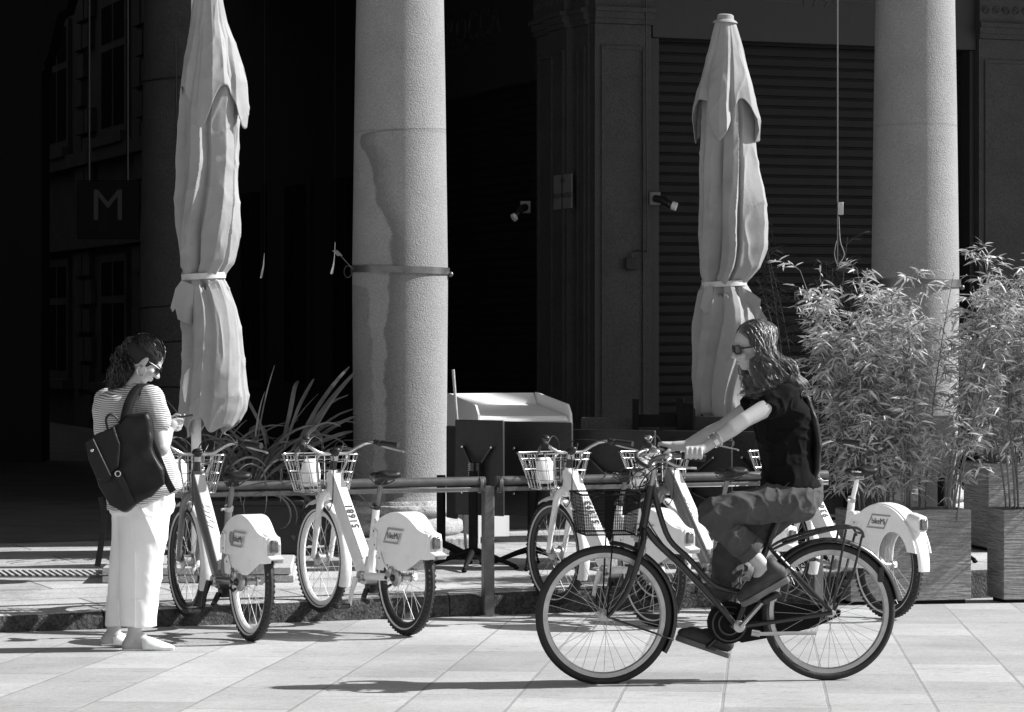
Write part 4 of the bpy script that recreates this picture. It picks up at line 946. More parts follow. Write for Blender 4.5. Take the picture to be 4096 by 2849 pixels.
# front wire basket (fine mesh)
mb = MB(); x0, x1, z1_, z0_ = B(1408, 0).x, B(1278, 0).x, B(0, 1100).z, B(0, 1189).z
def bk(fx, fy, fz):   # fx 0..1 front, fy -1..1, fz 0 bottom..1 top
    cx = (x0+x1)/2; return Vector((cx+(fx-.5)*(x1-x0)*(.86+.14*fz), fy*(.135+.025*fz), z0_+(z1_-z0_)*fz))
for fz, r in ((1, .005), (0, .004), (.5, .0022)):
    mb.tube([bk(0, -1, fz), bk(1, -1, fz), bk(1, 1, fz), bk(0, 1, fz)], r, 6, closed=True)
for k in range(1, 12):
    if k != 6: mb.tube([bk(0, -1, k/12), bk(1, -1, k/12), bk(1, 1, k/12), bk(0, 1, k/12)], .0011, 4, closed=True)
for k in range(25):
    a = k/24
    for y in (-1, 1): mb.tube([bk(a, y, 0), bk(a, y, 1)], .0011, 4)
    for x in (0, 1): mb.tube([bk(x, -1+2*a, 0), bk(x, -1+2*a, 1)], .0011, 4)
    mb.tube([bk(a, -1, 0), bk(a, 1, 0)], .0011, 4)
mb.tube([bk(.0, 0, .95), B(1450, 1092)], .006, 6); mb.tube([bk(.4, .6, 0), B(1343, 1368, .06)], .004, 6); mb.tube([bk(.4, -.6, 0), B(1343, 1368, -.06)], .004, 6)
mb.build('front_basket', 'black_metal_matt', bike)

# ================================================================ HAIR helper
def strands(name, m, parent, roots, n, path, r=.0022, seg=3, seed=1, taper=True):
    rr = random.Random(seed); mb = MB()
    for i in range(n):
        pts = path(rr, i/n); k = len(pts)
        mb.tube(pts, [r*(1-.55*j/(k-1)) for j in range(k)], seg)
    return mb.build(name, m, parent, smooth=80)
def head(mb, C, f, up, s=1.):
    """adds head shapes: C skull centre, f facing dir, up; returns frame"""
    f = Vector(f).normalized(); up = Vector(up); up = (up-f*up.dot(f)).normalized(); l = up.cross(f)
    M = Matrix((f, l, up)).transposed()
    def P(a, b, c): return C+M@Vector((a*s, b*s, c*s))
    mb.ell(P(-.012, 0, .018), (.098*s, .076*s, .098*s), M, 24, 16)          # cranium
    mb.ell(P(.028, 0, -.045), (.060*s, .057*s, .078*s), M, 20, 14)           # face
    mb.ell(P(.050, 0, -.098), (.026*s, .028*s, .022*s), M)                  # chin
    mb.cone(P(.0, .050, -.055), .022*s, P(.045, .018, -.10), .018*s); mb.cone(P(.0, -.050, -.055), .022*s, P(.045, -.018, -.10), .018*s)
    mb.cone(P(.082, 0, -.012), .010*s, P(.106, 0, -.042), .0125*s); mb.ell(P(.098, .011, -.045), (.011*s, .009*s, .009*s), M); mb.ell(P(.098, -.011, -.045), (.011*s, .009*s, .009*s), M)
    mb.ell(P(.078, 0, .008), (.014*s, .05*s, .012*s), M)                     # brow
    mb.ell(P(.083, 0, -.068), (.012*s, .023*s, .008*s), M); mb.ell(P(.081, 0, -.078), (.012*s, .020*s, .008*s), M)  # lips
    for y in (.032, -.032): mb.ell(P(.062, y*1.25, -.045), (.022*s, .020*s, .022*s), M)   # cheeks
    for y in (.078, -.078):
        mb.ell(P(-.006, y, -.012), (.018*s, .008*s, .031*s), M@Matrix.Rotation(R(12 if y > 0 else -12), 3, 'Z')); mb.ell(P(.002, y*.97, -.036), (.010*s, .008*s, .012*s), M)
    return P, M
def finger(mb, p, dirs, lens, r0=.0085, r1=.0065):
    q = Vector(p); n = len(dirs)
    for i, (d, l) in enumerate(zip(dirs, lens)):
        e = q+Vector(d).normalized()*l; a = r0+(r1-r0)*i/n; b = r0+(r1-r0)*(i+1)/n; mb.cone(q, a, e, b, 10); q = e
    return q
# ================================================================ CYCLIST (bike frame coordinates: x forward, y towards the viewer)
rider = thing('person', 'cyclist with long wavy hair, black t-shirt and grey trousers riding the black bike', 'person', bb_loc)
rider.rotation_euler = bike.rotation_euler
HC = B(1680, 772, .0); HF = Vector((.97, .08, -.14))
mb = MB(); PH, MH = head(mb, HC, HF, (.12, 0, 1), .93)
neck0, neck1 = B(1712, 862), B(1690, 806)
mb.cone(neck0, .058, neck1, .050)
SL, SR_ = B(1736, 886, .155), B(1736, 886, -.155)
mb.cone(B(1732, 880, .06), .055, SL, .052); mb.cone(B(1732, 880, -.06), .055, SR_, .052)
mb.cone(B(1742, 905, 0), .105, B(1762, 1010, 0), .095); mb.cone(B(1762, 1010, 0), .095, B(1772, 1090, 0), .11)
for s_ in (1, -1):
    sh, el, wr_ = B(1738, 886, .16*s_), B(1634, 936, .235*s_), B(1551, 990, .252*s_)
    if s_ < 0: el, wr_ = B(1638, 960, -.225), B(1556, 1002, -.255)
    mb.cone(sh, .046, sh.lerp(el, .5), .043); mb.cone(sh.lerp(el, .5), .043, el, .036); mb.cone(el, .037, el.lerp(wr_, .35), .038); mb.cone(el.lerp(wr_, .35), .038, wr_, .025)
    # hand wrapped over the grip
    g0, g1 = B(1494, 1012, .256*s_), B(1540, 1019, .277*s_)
    pc = B(1517, 1007, .268*s_); mb.cone(wr_, .026, B(1530, 1003, .262*s_), .024)
    ax_ = (g1-g0).normalized(); outv = Vector((0, s_, 0)); upv = Vector((0, 0, 1))
    for k in range(4):
        base = B(1533-10.5*k, 1003+.0*k, .272*s_-.004*k*s_)+Vector((0, 0, .012)); kn_ = base+Vector((.0, .008*s_, .006))
        mb.cone(wr_.lerp(pc, .5), .017, base, .0125)
        finger(mb, base, [(0.25, .8*s_, .0), (0.05, .35*s_, -1), (-.05, -.75*s_, -.75)], [.026, .030-.002*(k == 3), .022], .0105, .0085)
    finger(mb, B(1528, 1010, .255*s_), [(.9, -.35*s_, -.2), (.9, -.2*s_, -.6)], [.03, .026], .012, .0095)
# legs (continuous under the trousers)
kL, aL = B(1572, 1143, .135), B(1690, 1262, .12); kR, aR = B(1640, 1250, -.115), B(1621, 1428, -.125)
hL, hR = B(1768, 1118, .085), B(1768, 1118, -.085)
for h_, k_, a_, s_ in ((hL, kL, aL, 1), (hR, kR, aR, -1)):
    mb.cone(h_, .085, k_, .055); mb.cone(k_, .052, k_.lerp(a_, .35), .050); mb.cone(k_.lerp(a_, .35), .050, a_, .032)
    mb.cone(a_, .032, B(1722, 1288, .12) if s_ > 0 else B(1626, 1452, -.125), .030); mb.cone(a_, .034, B(1675, 1312, .12) if s_ > 0 else B(1585, 1440, -.125), .026)
body = organic(mb, 'body', 'skin_rider', rider, .0048, 5)
# trousers
def crease(amp, f1=9, f2=23, sq=(1, 1, 1)):
    def f(co):
        p = Vector((co.x*sq[0], co.y*sq[1], co.z*sq[2])); a = noise.noise(p*f1); b = noise.noise(p*f2+Vector((5, 5, 5)))
        return amp*((1-abs(a)*2.2)*.8+b*.5)
    return f
mb = MB()
mb.cone(B(1778, 1088, .0), .125, B(1772, 1112, 0), .13)
mb.ell(B(1790, 1110, .0), (.10, .165, .10)); mb.ell(B(1768, 1085, 0), (.10, .145, .07))
mb.cone(B(1772, 1118, .085), .102, B(1690, 1126, .11), .088); mb.cone(B(1690, 1126, .11), .088, kL+Vector((-.012, 0, .01)), .071); mb.cone(kL, .070, B(1600, 1178, .13), .068); mb.cone(B(1600, 1178, .13), .068, B(1655, 1222, .125), .060)
mb.cone(B(1772, 1125, -.085), .100, kR, .072); mb.cone(kR, .070, B(1630, 1350, -.12), .066); mb.cone(B(1630, 1350, -.12), .066, B(1624, 1400, -.125), .060)
def tcrease(co):
    a = 1-abs(noise.noise(Vector((co.x*5.5+co.z*4.5, co.y*5, co.z*4-co.x*2.2))))*3.4; b = 1-abs(noise.noise(Vector((co.x*13-co.z*9, co.y*9, co.z*15+co.x*6+4))))*3.6
    return .012*max(0, a)**1.6+.006*max(0, b)**1.5-.005
organic(mb, 'trousers', 'trouser_grey', rider, .006, 2, tcrease)
mb = MB(); mb.tube(smooth_path([B(1765, 1062, .162), B(1735, 1088, .150), B(1728, 1110, .165)], 4), .0022, 5); mb.tube(smooth_path([B(1806, 1080, .135), B(1812, 1115, .12), B(1780, 1128, .17), B(1776, 1092, .165)], 4), .0022, 5); mb.build('pocket_seam', 'trouser_grey', rider)
mb = MB(); q = (B(1668, 1232, .125)-kL).normalized(); c_ = B(1660, 1226, .125); mb.tube([c_-q*.02, c_-q*.005, c_+q*.018, c_+q*.024], [.064, .069, .069, .058], 20); mb.build('rolled_cuff', 'trouser_grey', rider)
# shirt
mb = MB()
mb.loft([(*B(1730, 868), .075, .085), (*B(1735, 885), .115, .165), (*B(1748, 915), .135, .165), (*B(1755, 960), .135, .155), (*B(1757, 1005), .122, .145), (*B(1762, 1050), .12, .15), (*B(1768, 1092), .135, .165)], 28, 2.4)
for s_ in (1, -1):
    sh, el = B(1738, 886, .15*s_), B(1634, 936, .235*s_) if s_ > 0 else B(1640, 948, -.235)
    mb.cone(sh, .062, sh.lerp(el, .38), .060)
    mb.cone(B(1738, 880, .09*s_), .062, sh, .060)
organic(mb, 't_shirt', 'cotton_black', rider, .0065, 3, tcrease)
# flap of a dark overshirt hanging down the back
mb = MB(); pts_ = [(B(1790, 880, .06), .05, .02), (B(1808, 930, .06), .07, .022), (B(1820, 990, .05), .075, .022), (B(1818, 1050, .05), .07, .022), (B(1806, 1085, .05), .055, .02)]
mb.tube([p[0] for p in pts_], [p[1] for p in pts_], 16, side=(0, 1, 0), ry=[p[2] for p in pts_]); organic(mb, 'shoulder_bag', 'black_leather', rider, .007, 3, crease(.006))
mb = MB(); mb.tube(smooth_path([B(1722, 868, .11), B(1745, 862, .13), B(1775, 872, .10), B(1792, 890, .07)], 3), .012, 8, ry=.004); mb.build('bag_strap', 'black_leather', rider)
mb = MB()
for k in range(7): mb.ell(B(1818+6*math.sin(k*1.9), 1062+9*k, .085), (.012, .004, .006))
mb.build('bag_chain', 'chrome', rider)
# shoes
def shoe(heel, toe, name, y, m='shoe_dark', sole_m='sole', up=None):
    heel, toe = Vector(heel), Vector(toe); d = (toe-heel).normalized(); u_ = Vector((-d.z, 0, d.x)) if d.x > 0 else Vector((d.z, 0, -d.x)); u_ = Vector((0, 1, 0)).cross(d) if False else u_
    if u_.z < 0: u_ = -u_
    L_ = (toe-heel).length; l_ = d.cross(u_); M = Matrix((d, l_, u_)).transposed()
    def Q(a, b, c): return heel+d*a*L_+l_*b+u_*c
    mb = MB(); mb.cone(Q(.12, 0, .045), .040, Q(.45, 0, .040), .042); mb.cone(Q(.45, 0, .038), .042, Q(.75, 0, .032), .042); mb.cone(Q(.75, 0, .03), .041, Q(.90, 0, .024), .030); mb.cone(Q(.14, 0, .05), .038, Q(.2, 0, .09), .040); mb.cone(Q(.3, 0, .07), .034, Q(.5, 0, .055), .034)
    o = organic(mb, name, m, rider, .006, 3)
    out = []; 
    for a, w_ in ((0, .022), (.04, .034), (.2, .038), (.45, .036), (.7, .046), (.85, .044), (.96, .028), (1.0, .012)): out.append((a, w_))
    poly = [(a*L_, w_) for a, w_ in out]+[(a*L_, -w_) for a, w_ in out[::-1]]; Mx = M.to_4x4(); Mx.translation = heel
    s_ = MB(); s_.prism(poly, .012, Mx, -.016); s_.build('sole', sole_m, o, bevel=.005)
    q = MB()
    for k in range(4): q.tube([Q(.52+.07*k, -.026, .052-.007*k), Q(.54+.07*k, 0, .071-.008*k), Q(.52+.07*k, .026, .052-.007*k)], .0028, 6)
    q.build('laces', 'cotton_black', o)
shoe(B(1748, 1290, .12), B(1640, 1347, .12), 'shoe', .12); shoe(B(1642, 1474, -.125), B(1520, 1431, -.125), 'shoe', -.125)
# bracelet / watch, glasses
mb = MB(); a = B(1560, 984, .25); d_ = (B(1634, 936, .235)-a).normalized(); mb.tube([a, a+d_*.02], [.032, .033], 18); mb.tube([a+d_*.032, a+d_*.037], [.0345, .0345], 18); mb.build('bracelet', 'chrome', rider)
def glasses(P, M, parent, frame='black_plastic'):
    mb = MB()
    for y in (.033, -.033):
        se = lambda v: math.copysign(abs(v)**.6, v); poly = [(.028*se(math.cos(R(a)))+y, .020*se(math.sin(R(a)))-.010) for a in range(0, 360, 24)]
        vs = [P(.098-abs(a)*.25, a, b) for a, b in poly]; vs2 = [P(.094-abs(a)*.25, a, b) for a, b in poly]; n = len(vs)
        mb.add(vs+vs2, [tuple(range(n)), tuple(range(n, 2*n))[::-1]]+[(i, n+i, n+(i+1) % n, (i+1) % n) for i in range(n)])
    g = mb.build('sunglasses', 'glass_dark', parent, smooth=0)
    mb = MB()
    for y in (.033, -.033):
        mb.tube([P(.099-abs(y+.029*se(math.cos(R(a))))*.25, y+.029*se(math.cos(R(a))), -.010+.021*se(math.sin(R(a)))) for a in range(0, 360, 24)], .0034, 6, closed=True)
        mb.tube([P(.086, y*1.85, -.004), P(.04, y*2.35, -.004), P(-.01, y*2.42, -.008)], .0042, 6)
    mb.tube([P(.099, -.009, -.006), P(.103, 0, -.004), P(.099, .009, -.006)], .003, 6)
    mb.build('glasses_frame', frame, g)
glasses(PH, MH, rider)
mb = MB(); mb.ell(PH(.0905, 0, -.0735), (.006, .018, .004), MH); mb.build('lips', 'lips', rider)
# hair
mb = MB()
mb.ell(PH(-.034, 0, .030), (.094, .083, .092), MH, 24, 16); mb.cone(PH(-.045, 0, .0), .066, B(1716, 815, 0), .062); mb.cone(B(1716, 815, 0), .062, B(1738, 862, 0), .050)
mb.cone(PH(-.03, .06, .0), .035, PH(-.06, .065, -.11), .038)
mb.cone(PH(-.03, -.06, .0), .035, PH(-.06, -.065, -.11), .038)
hair = organic(mb, 'hair', 'hair_brown_core', rider, .009, 4, crease(.006, 14, 30))
def rpath(rr, q):
    g = int(q*210); gr = random.Random(g); side = 1 if g % 2 else -1
    x0 = gr.uniform(-.095, .062)+rr.uniform(-.012, .012); gx = max(0., min(1., (.062-x0)/.157*.8+gr.uniform(0, .25)))
    def Sf(x, ang, e=.008):      # point on the skull, ang from the crown down the side
        rx = max(.0, 1-((x+.028)/.100)**2)**.5; return PH(x, side*(.083*rx+e)*math.sin(ang), .030+(.093*rx+e)*math.cos(ang))
    p = Sf(x0, .12+rr.uniform(-.08, .08), .006); pA = Sf(x0-.012, .65, .010); pB = Sf(max(-.115, x0-.03), 1.25+rr.uniform(-.05, .05), .013)
    ys = side*(.05+gr.uniform(0, .045)+rr.uniform(-.008, .008))
    m1 = PH(x0*.62-.035+rr.uniform(-.006, .006), 0, -.035)+Vector((0, side*(.088+rr.uniform(0, .012)-.05*max(0, -x0-.06)/.035), 0))
    m2 = B(1668+92*gx+rr.uniform(-5, 5), 816+gr.uniform(-8, 8), 0)+Vector((0, ys*1.15, 0))
    m3 = B(1670+112*gx+rr.uniform(-7, 7), 860+gr.uniform(-10, 10)-8*gx, 0)+Vector((0, ys*1.25, 0))
    l_ = gr.uniform(.15, 1.)*rr.uniform(.7, 1.1)
    m4 = m3+Vector((-.02-.04*gr.random(), gr.uniform(-.03, .03), -.075))*l_
    J = lambda v, a=.004: v+Vector((rr.uniform(-a, a), rr.uniform(-a, a), rr.uniform(-a, a))); fly = 3. if rr.random() < .06 else 1.
    pts = smooth_path([p, J(pA, .003*fly), J(pB, .005*fly), J(m1, .006*fly), m2, m3, J(m4, .012*fly)], 5); w = gr.uniform(.008, .020); f = gr.uniform(1.0, 2.2); o1, o2 = gr.uniform(0, 6)+rr.uniform(-.6, .6), gr.uniform(0, 6)
    n = len(pts)
    return [q_+Vector((math.sin(i*f*.6+o1), math.cos(i*f*.5+o2), 0))*w*max(0, (i/n-.15))*1.5 for i, q_ in enumerate(pts)]
strands('hair_strands', 'hair_brown', hair, None, 4200, rpath, .0017, 3, 3)

# ================================================================ STANDING WOMAN
YW = 14.92
w_loc = Vector(((300-1148)*YW/6278, YW, road_z(YW)))
woman = thing('person', 'woman in striped top and wide white trousers looking down at a phone', 'person', w_loc)
def W(dx, dy, y=0.): return Vector(((dx-300)/420.8, y, (1457-dy)/420.8))
WF = Vector((.78, .62, 0)).normalized(); WLt = Vector((-WF.y, WF.x, 0))
HCw = W(329, 806, -.02); mb = MB(); PW, MW = head(mb, HCw, Vector((.80, .16, -.58)), (.5, .1, .8), .98)
mb.cone(W(292, 882, .0), .055, W(318, 835, -.01), .048)
shR, shL = W(345, 893, -.13), W(232, 900, .12)
mb.cone(W(285, 888), .06, shR, .052); mb.cone(W(285, 888), .06, shL, .052); mb.cone(W(282, 920), .11, W(290, 1040), .10); mb.cone(W(290, 1040), .10, W(312, 1115), .115)
elR, wrR = W(370, 1002, -.16), W(381, 962, -.04)
mb.cone(shR, .046, shR.lerp(elR, .5), .046); mb.cone(shR.lerp(elR, .5), .046, elR, .040); mb.cone(elR, .043, elR.lerp(wrR, .5), .038); mb.cone(elR.lerp(wrR, .5), .038, wrR, .026)
elL, wrL = W(330, 1000, .22), W(372, 955, .10)
mb.cone(shL, .045, elL, .040); mb.cone(elL, .040, wrL, .026)
# phone hand (right) and the other hand below
ph_c = W(400, 939, -.005); ph_x = Vector((1, -.05, .06)).normalized()
mb.cone(wrR, .028, W(388, 950, -.035), .030)
for k in range(4):
    finger(mb, W(388+2*k, 957-5.5*k, -.036), [(.7, .1, -.5+.2*k), (.65, .7, .25), (.1, .5, .85)], [.030, .024, .018], .0095, .0075)
finger(mb, W(386, 943, -.045), [(.9, .15, .25), (.9, .3, -.1)], [.034, .028], .0115, .0085)
mb.cone(wrL, .027, W(384, 946, .055), .028)
for k in range(4): finger(mb, W(386+2*k, 955-4*k, .05), [(.8, -.2, -.2), (.5, -.7, .3)], [.030, .022], .009, .0075)
finger(mb, W(383, 938, .045), [(.7, -.3, .5), (.9, -.3, -.1)], [.03, .024], .011, .0085)
# legs and feet
for (hx, ankle, heel, toe) in ((W(300, 1120, .08), W(246, 1425, .12), W(231, 1441, .12), W(272, 1446, .13)), (W(325, 1120, -.05), W(303, 1420, -.03), W(287, 1446, -.03), W(345, 1449, -.035))):
    mb.cone(hx, .085, hx.lerp(ankle, .5), .058); mb.cone(hx.lerp(ankle, .5), .055, ankle, .036)
    mb.cone(ankle, .036, heel, .031); mb.cone(ankle, .036, toe+Vector((-.02, 0, .012)), .030); mb.cone(heel, .030, toe, .026); mb.cone(toe, .030, toe+Vector((.05, 0, -.004)), .022)
organic(mb, 'body', 'skin', woman, .0048, 5)
# trousers
mb = MB()
def legsec(tab, y):
    out = []
    for dy, xl, xr, ry, yy in tab: out.append((W((xl+xr)/2, dy).x, yy, W(0, dy).z, (xr-xl)/2/420.8, ry))
    return out
mb.loft(legsec([(1403, 269, 354, .085, -.04), (1340, 268, 362, .09, -.04), (1250, 268, 372, .10, -.04), (1160, 266, 384, .115, -.03), (1100, 262, 392, .13, .0)], 0), 32, 2.2)
mb.loft(legsec([(1406, 231, 277, .085, .11), (1340, 236, 284, .09, .11), (1250, 242, 296, .10, .10), (1160, 243, 320, .115, .08), (1100, 243, 350, .13, .03)], 0), 32, 2.2)
mb.loft([(W(318, 1105).x, .01, W(0, 1150).z, .165, .15), (W(318, 1100).x, .01, W(0, 1100).z, .175, .15), (W(316, 1060).x, .0, W(0, 1060).z, .16, .13), (W(312, 1040).x, .0, W(0, 1040).z, .13, .11)], 32, 2.2)
def fold(co):
    a = math.atan2(co.y, co.x-.0); k = 1-abs(noise.noise(Vector((co.x*6+co.z*2.2, co.y*6, co.z*1.3))))*3.2; k2 = 1-abs(noise.noise(Vector((co.x*5, co.y*5+3, co.z*9+co.x*7))))*4
    return .008*noise.noise(Vector((co.x*9, co.y*9, co.z*1.2)))+.009*max(0, k)**1.5-.006+.005*max(0, k2)*(1 if co.z < .28 or co.z > .72 else .3)
organic(mb, 'trousers', 'cotton_white', woman, .0065, 2, fold)
mb = MB(); mb.tube(smooth_path([W(300, 1150, -.145), W(312, 1250, -.142), W(311, 1340, -.134), W(310, 1402, -.128)], 3), .0016, 4); mb.build('crease_seam', 'cotton_white', woman)
# striped top
mb = MB()
def tsec(dy, xl, xr, ry, yc=0., rz=0.): return (W((xl+xr)/2, dy).x, yc, W(0, dy).z, (xr-xl)/2/420.8, ry, rz)
mb.loft([tsec(1142, 242, 330, .13, .0), tsec(1120, 240, 372, .15), tsec(1095, 238, 408, .16), tsec(1060, 232, 402, .15), tsec(1010, 216, 380, .145), tsec(960, 211, 362, .14), tsec(920, 208, 360, .14), tsec(893, 214, 356, .115), tsec(878, 240, 340, .08), tsec(866, 275, 325, .06)], 36, 2.2)
mb.cone(shR, .072, shR.lerp(elR, .42)+Vector((.01, 0, 0)), .075); mb.cone(shL, .066, shL.lerp(elL, .45), .07); mb.cone(W(290, 880), .055, shR, .062)
organic(mb, 'striped_top', 'striped_cotton', woman, .0075, 4, crease(.007, 7, 18))
mb = MB(); mb.tube(smooth_path([W(298, 862, -.045), W(318, 862, -.055), W(330, 870, -.03)], 4), .012, 8, ry=.005); mb.build('collar', 'striped_cotton', woman)
# mules
def mule(heel, toe, y0):
    heel, toe = Vector(heel), Vector(toe); d = (toe-heel); L_ = d.length; d.normalize(); l_ = Vector((0, 1, 0)); u_ = Vector((0, 0, 1))
    poly = [(a*L_, w_) for a, w_ in ((0, .012), (.04, .028), (.2, .032), (.45, .030), (.68, .042), (.82, .036), (.95, .014), (1, .003))]; poly = poly+[(a, -b) for a, b in poly[::-1]]
    Mx = Matrix((d, l_, u_)).transposed().to_4x4(); Mx.translation = heel
    s_ = MB(); s_.prism(poly, .009, Mx); sl = s_.build('shoe', 'shoe_white', woman, bevel=.003)
    mb = MB(); secs = []
    for a, w_, h_ in ((.42, .040, .058), (.52, .044, .060), (.64, .045, .048), (.76, .040, .034), (.88, .026, .022), (.97, .010, .012), (1.0, .003, .004)):
        secs.append((heel+d*a*L_+u_*(.008), w_, h_))
    vs = []; fs = []; n = 13
    for c_, w_, h_ in secs:
        for k in range(n): th = math.pi*k/(n-1); vs.append(c_+l_*w_*math.cos(th)+u_*h_*math.sin(th)**.8+(d*(-.012*math.sin(th)) if c_ is secs[0][0] else Vector((0, 0, 0))))
    for i in range(len(secs)-1):
        for k in range(n-1): fs.append((i*n+k, i*n+k+1, (i+1)*n+k+1, (i+1)*n+k))
    mb.add(vs, fs); u2 = mb.build('upper', 'shoe_white', sl, smooth=70); so = u2.modifiers.new('t', 'SOLIDIFY'); so.thickness = .004; so.offset = 1
mule(W(219, 1453, .12), W(292, 1449, .14), 0); mule(W(275, 1457, -.03), W(393, 1455, -.04), 0)
glasses(PW, MW, woman)
mb = MB(); mb.tube([PW(.0, -.082, -.052)+Vector((.024*math.cos(R(a)), -.002, -.016+.024*math.sin(R(a)))) for a in range(0, 360, 20)], .0028, 6, closed=True); mb.build('earring', 'chrome', woman)
mb = MB(); mb.ell(PW(.0865, 0, -.072), (.006, .017, .004), MW); mb.build('lips', 'lips', woman)
# hair: smooth crown, curly ponytail
mb = MB(); mb.ell(PW(-.024, 0, .030), (.100, .083, .096), MW, 24, 16); mb.ell(W(308, 778, .0), (.06, .055, .06)); mb.cone(W(303, 785), .06, W(280, 830), .07); mb.cone(W(280, 830), .07, W(262, 865, .02), .05)
hw = organic(mb, 'hair', 'hair_core', woman, .008, 4, crease(.006, 20, 40))
def cap_path(rr, q):
    th = rr.uniform(-3.1, 3.1); ph = rr.uniform(.9, 1.55); a = PW(-.024+.101*math.cos(th)*math.sin(ph), .084*math.sin(th)*math.sin(ph), .030+.097*math.cos(ph))
    e = W(305, 768, 0); c = HCw; out = []
    for i in range(9):
        t = i/8; p = a.lerp(e, t); v_ = (p-PW(-.024, 0, .030)); v_ = v_.normalized()*(.102+.004*rr.random()) if t < .8 else v_*1.0; out.append(PW(-.024, 0, .030)+v_)
    return out
strands('hair_strands', 'hair_black', hw, None, 420, cap_path, .0018, 3, 5)
def curl_path(rr, q):
    s0 = W(306+rr.uniform(-16, 12), 770+rr.uniform(-14, 16), rr.uniform(-.055, .055)); L_ = rr.uniform(.25, 1.)
    m = W(278+rr.uniform(-26, 26), 822+rr.uniform(-14, 14), rr.uniform(-.085, .08)); e = W(256+rr.uniform(-28, 34), 872+rr.uniform(-12, 22), rr.uniform(-.08, .09))
    base = smooth_path([s0, s0.lerp(m, .5)+Vector((-.015, 0, .01)), m, e], 7); base = base[:max(6, int(len(base)*L_))]; cr = rr.uniform(.006, .014); f = rr.uniform(1.1, 1.7); o_ = rr.uniform(0, 6)
    return [p+Vector((math.cos(i*f+o_), math.sin(i*f+o_)*.8, math.sin(i*f*.9+o_)*.6))*cr for i, p in enumerate(base)]
strands('curls', 'hair_black', hw, None, 2100, curl_path, .0023, 3, 9)
mb = MB()
for k in range(4): mb.ell(W(321+3*k, 752+3*(k % 2), -.03), (.006, .006, .006))
mb.build('hair_clip', 'white_plain', woman)
# bag on her shoulder
bag = thing('shoulder_bag', 'large black leather backpack hanging from the right shoulder of the standing woman', 'bag', w_loc+W(300, 1130, -.27))
def G(dx, dy, y=0.): return W(dx, dy, y)-W(300, 1130, 0)
def padded(mb, poly, y0, y1, r=.02):
    mb.prism([(G(a, b).x, G(a, b).z) for a, b in poly], y1-y0, MXZ(y1))
mb = MB(); padded(mb, [(222, 992), (262, 962), (288, 944), (300, 930), (345, 925), (352, 955), (356, 1000), (376, 1045), (387, 1078), (346, 1106), (296, 1138), (262, 1126), (238, 1062)], -.04, .085)
organic(mb, 'bag_body', 'black_leather', bag, .007, 8, crease(.014, 5, 13))
mb = MB(); padded(mb, [(213, 984), (240, 966), (276, 952), (290, 990), (286, 1040), (262, 1058), (240, 1062), (222, 1020)], -.075, -.035); organic(mb, 'flap', 'black_leather', bag, .007, 4, crease(.004, 6, 18))
mb = MB(); padded(mb, [(214, 984), (232, 976), (272, 1060), (262, 1072), (240, 1066), (222, 1024)], -.10, -.076); mb.build('front_strap', 'black_leather', bag, bevel=.006)
mb = MB(); mb.ell(G(230, 1003, -.104), (.009, .004, .009)); mb.build('stud', 'chrome', bag)
mb = MB(); mb.tube(smooth_path([G(292, 952, -.01), G(300, 905, .04), G(314, 872, .10), G(330, 862, .16), G(346, 880, .2)], 4), .024, 10, side=(1, 0, 0), ry=.007); mb.tube(smooth_path([G(296, 950, .0), G(306, 905, .045), G(320, 874, .11)], 4), .02, 10, side=(1, 0, 0), ry=.006); mb.build('shoulder_strap', 'black_leather', bag)
mb = MB(); mb.tube(smooth_path([G(262, 958, -.06), G(258, 936, -.06), G(266, 925, -.05), G(280, 932, -.04), G(286, 948, -.03)], 4), .007, 8, ry=.004); mb.build('top_handle', 'black_leather', bag)
mb = MB(); mb.tube(smooth_path([G(286, 1058, -.085), G(300, 1085, -.07), G(316, 1122, -.05)], 3), .018, 8, side=(1, 0, 0), ry=.005); mb.build('lower_strap', 'black_leather', bag); mb = MB(); mb.tube([G(286, 1054, -.095)+Vector((.014*math.cos(R(a)), 0, .014*math.sin(R(a)))) for a in range(0, 360, 30)], .003, 6, closed=True); mb.build('buckle', 'chrome', bag)
mb = MB(); mb.tube(smooth_path([G(236, 1110, .1), G(244, 1150, .1), G(238, 1210, .1), G(229, 1264, .1)], 3), .017, 8, side=(1, 0, 0), ry=.004); mb.build('hanging_strap', 'black_leather', bag)
mb = MB(); mb.tube(smooth_path([G(350, 980, .02), G(372, 1030, .01), G(388, 1070, -.0), G(402, 1096, 0)], 3), .02, 8, side=(1, 0, 0), ry=.006); mb.build('side_strap', 'black_leather', bag)
phone = thing('phone', 'dark phone held in front of the woman in both hands', 'phone', w_loc+ph_c)
mb = MB(); mb.box((.012, .0, .004), (.135, .07, .009), (Matrix.Rotation(R(-12), 3, 'Y')@Matrix.Rotation(R(-10), 3, 'X')@Matrix.Rotation(R(14), 3, 'Z'))); mb.build('case', 'black_plastic', phone, bevel=.004, bseg=3)
mb = MB(); mb.box((.012, .001, .0092), (.122, .06, .001), (Matrix.Rotation(R(-12), 3, 'Y')@Matrix.Rotation(R(-10), 3, 'X')@Matrix.Rotation(R(14), 3, 'Z'))); mb.build('screen', 'glass_dark', phone)
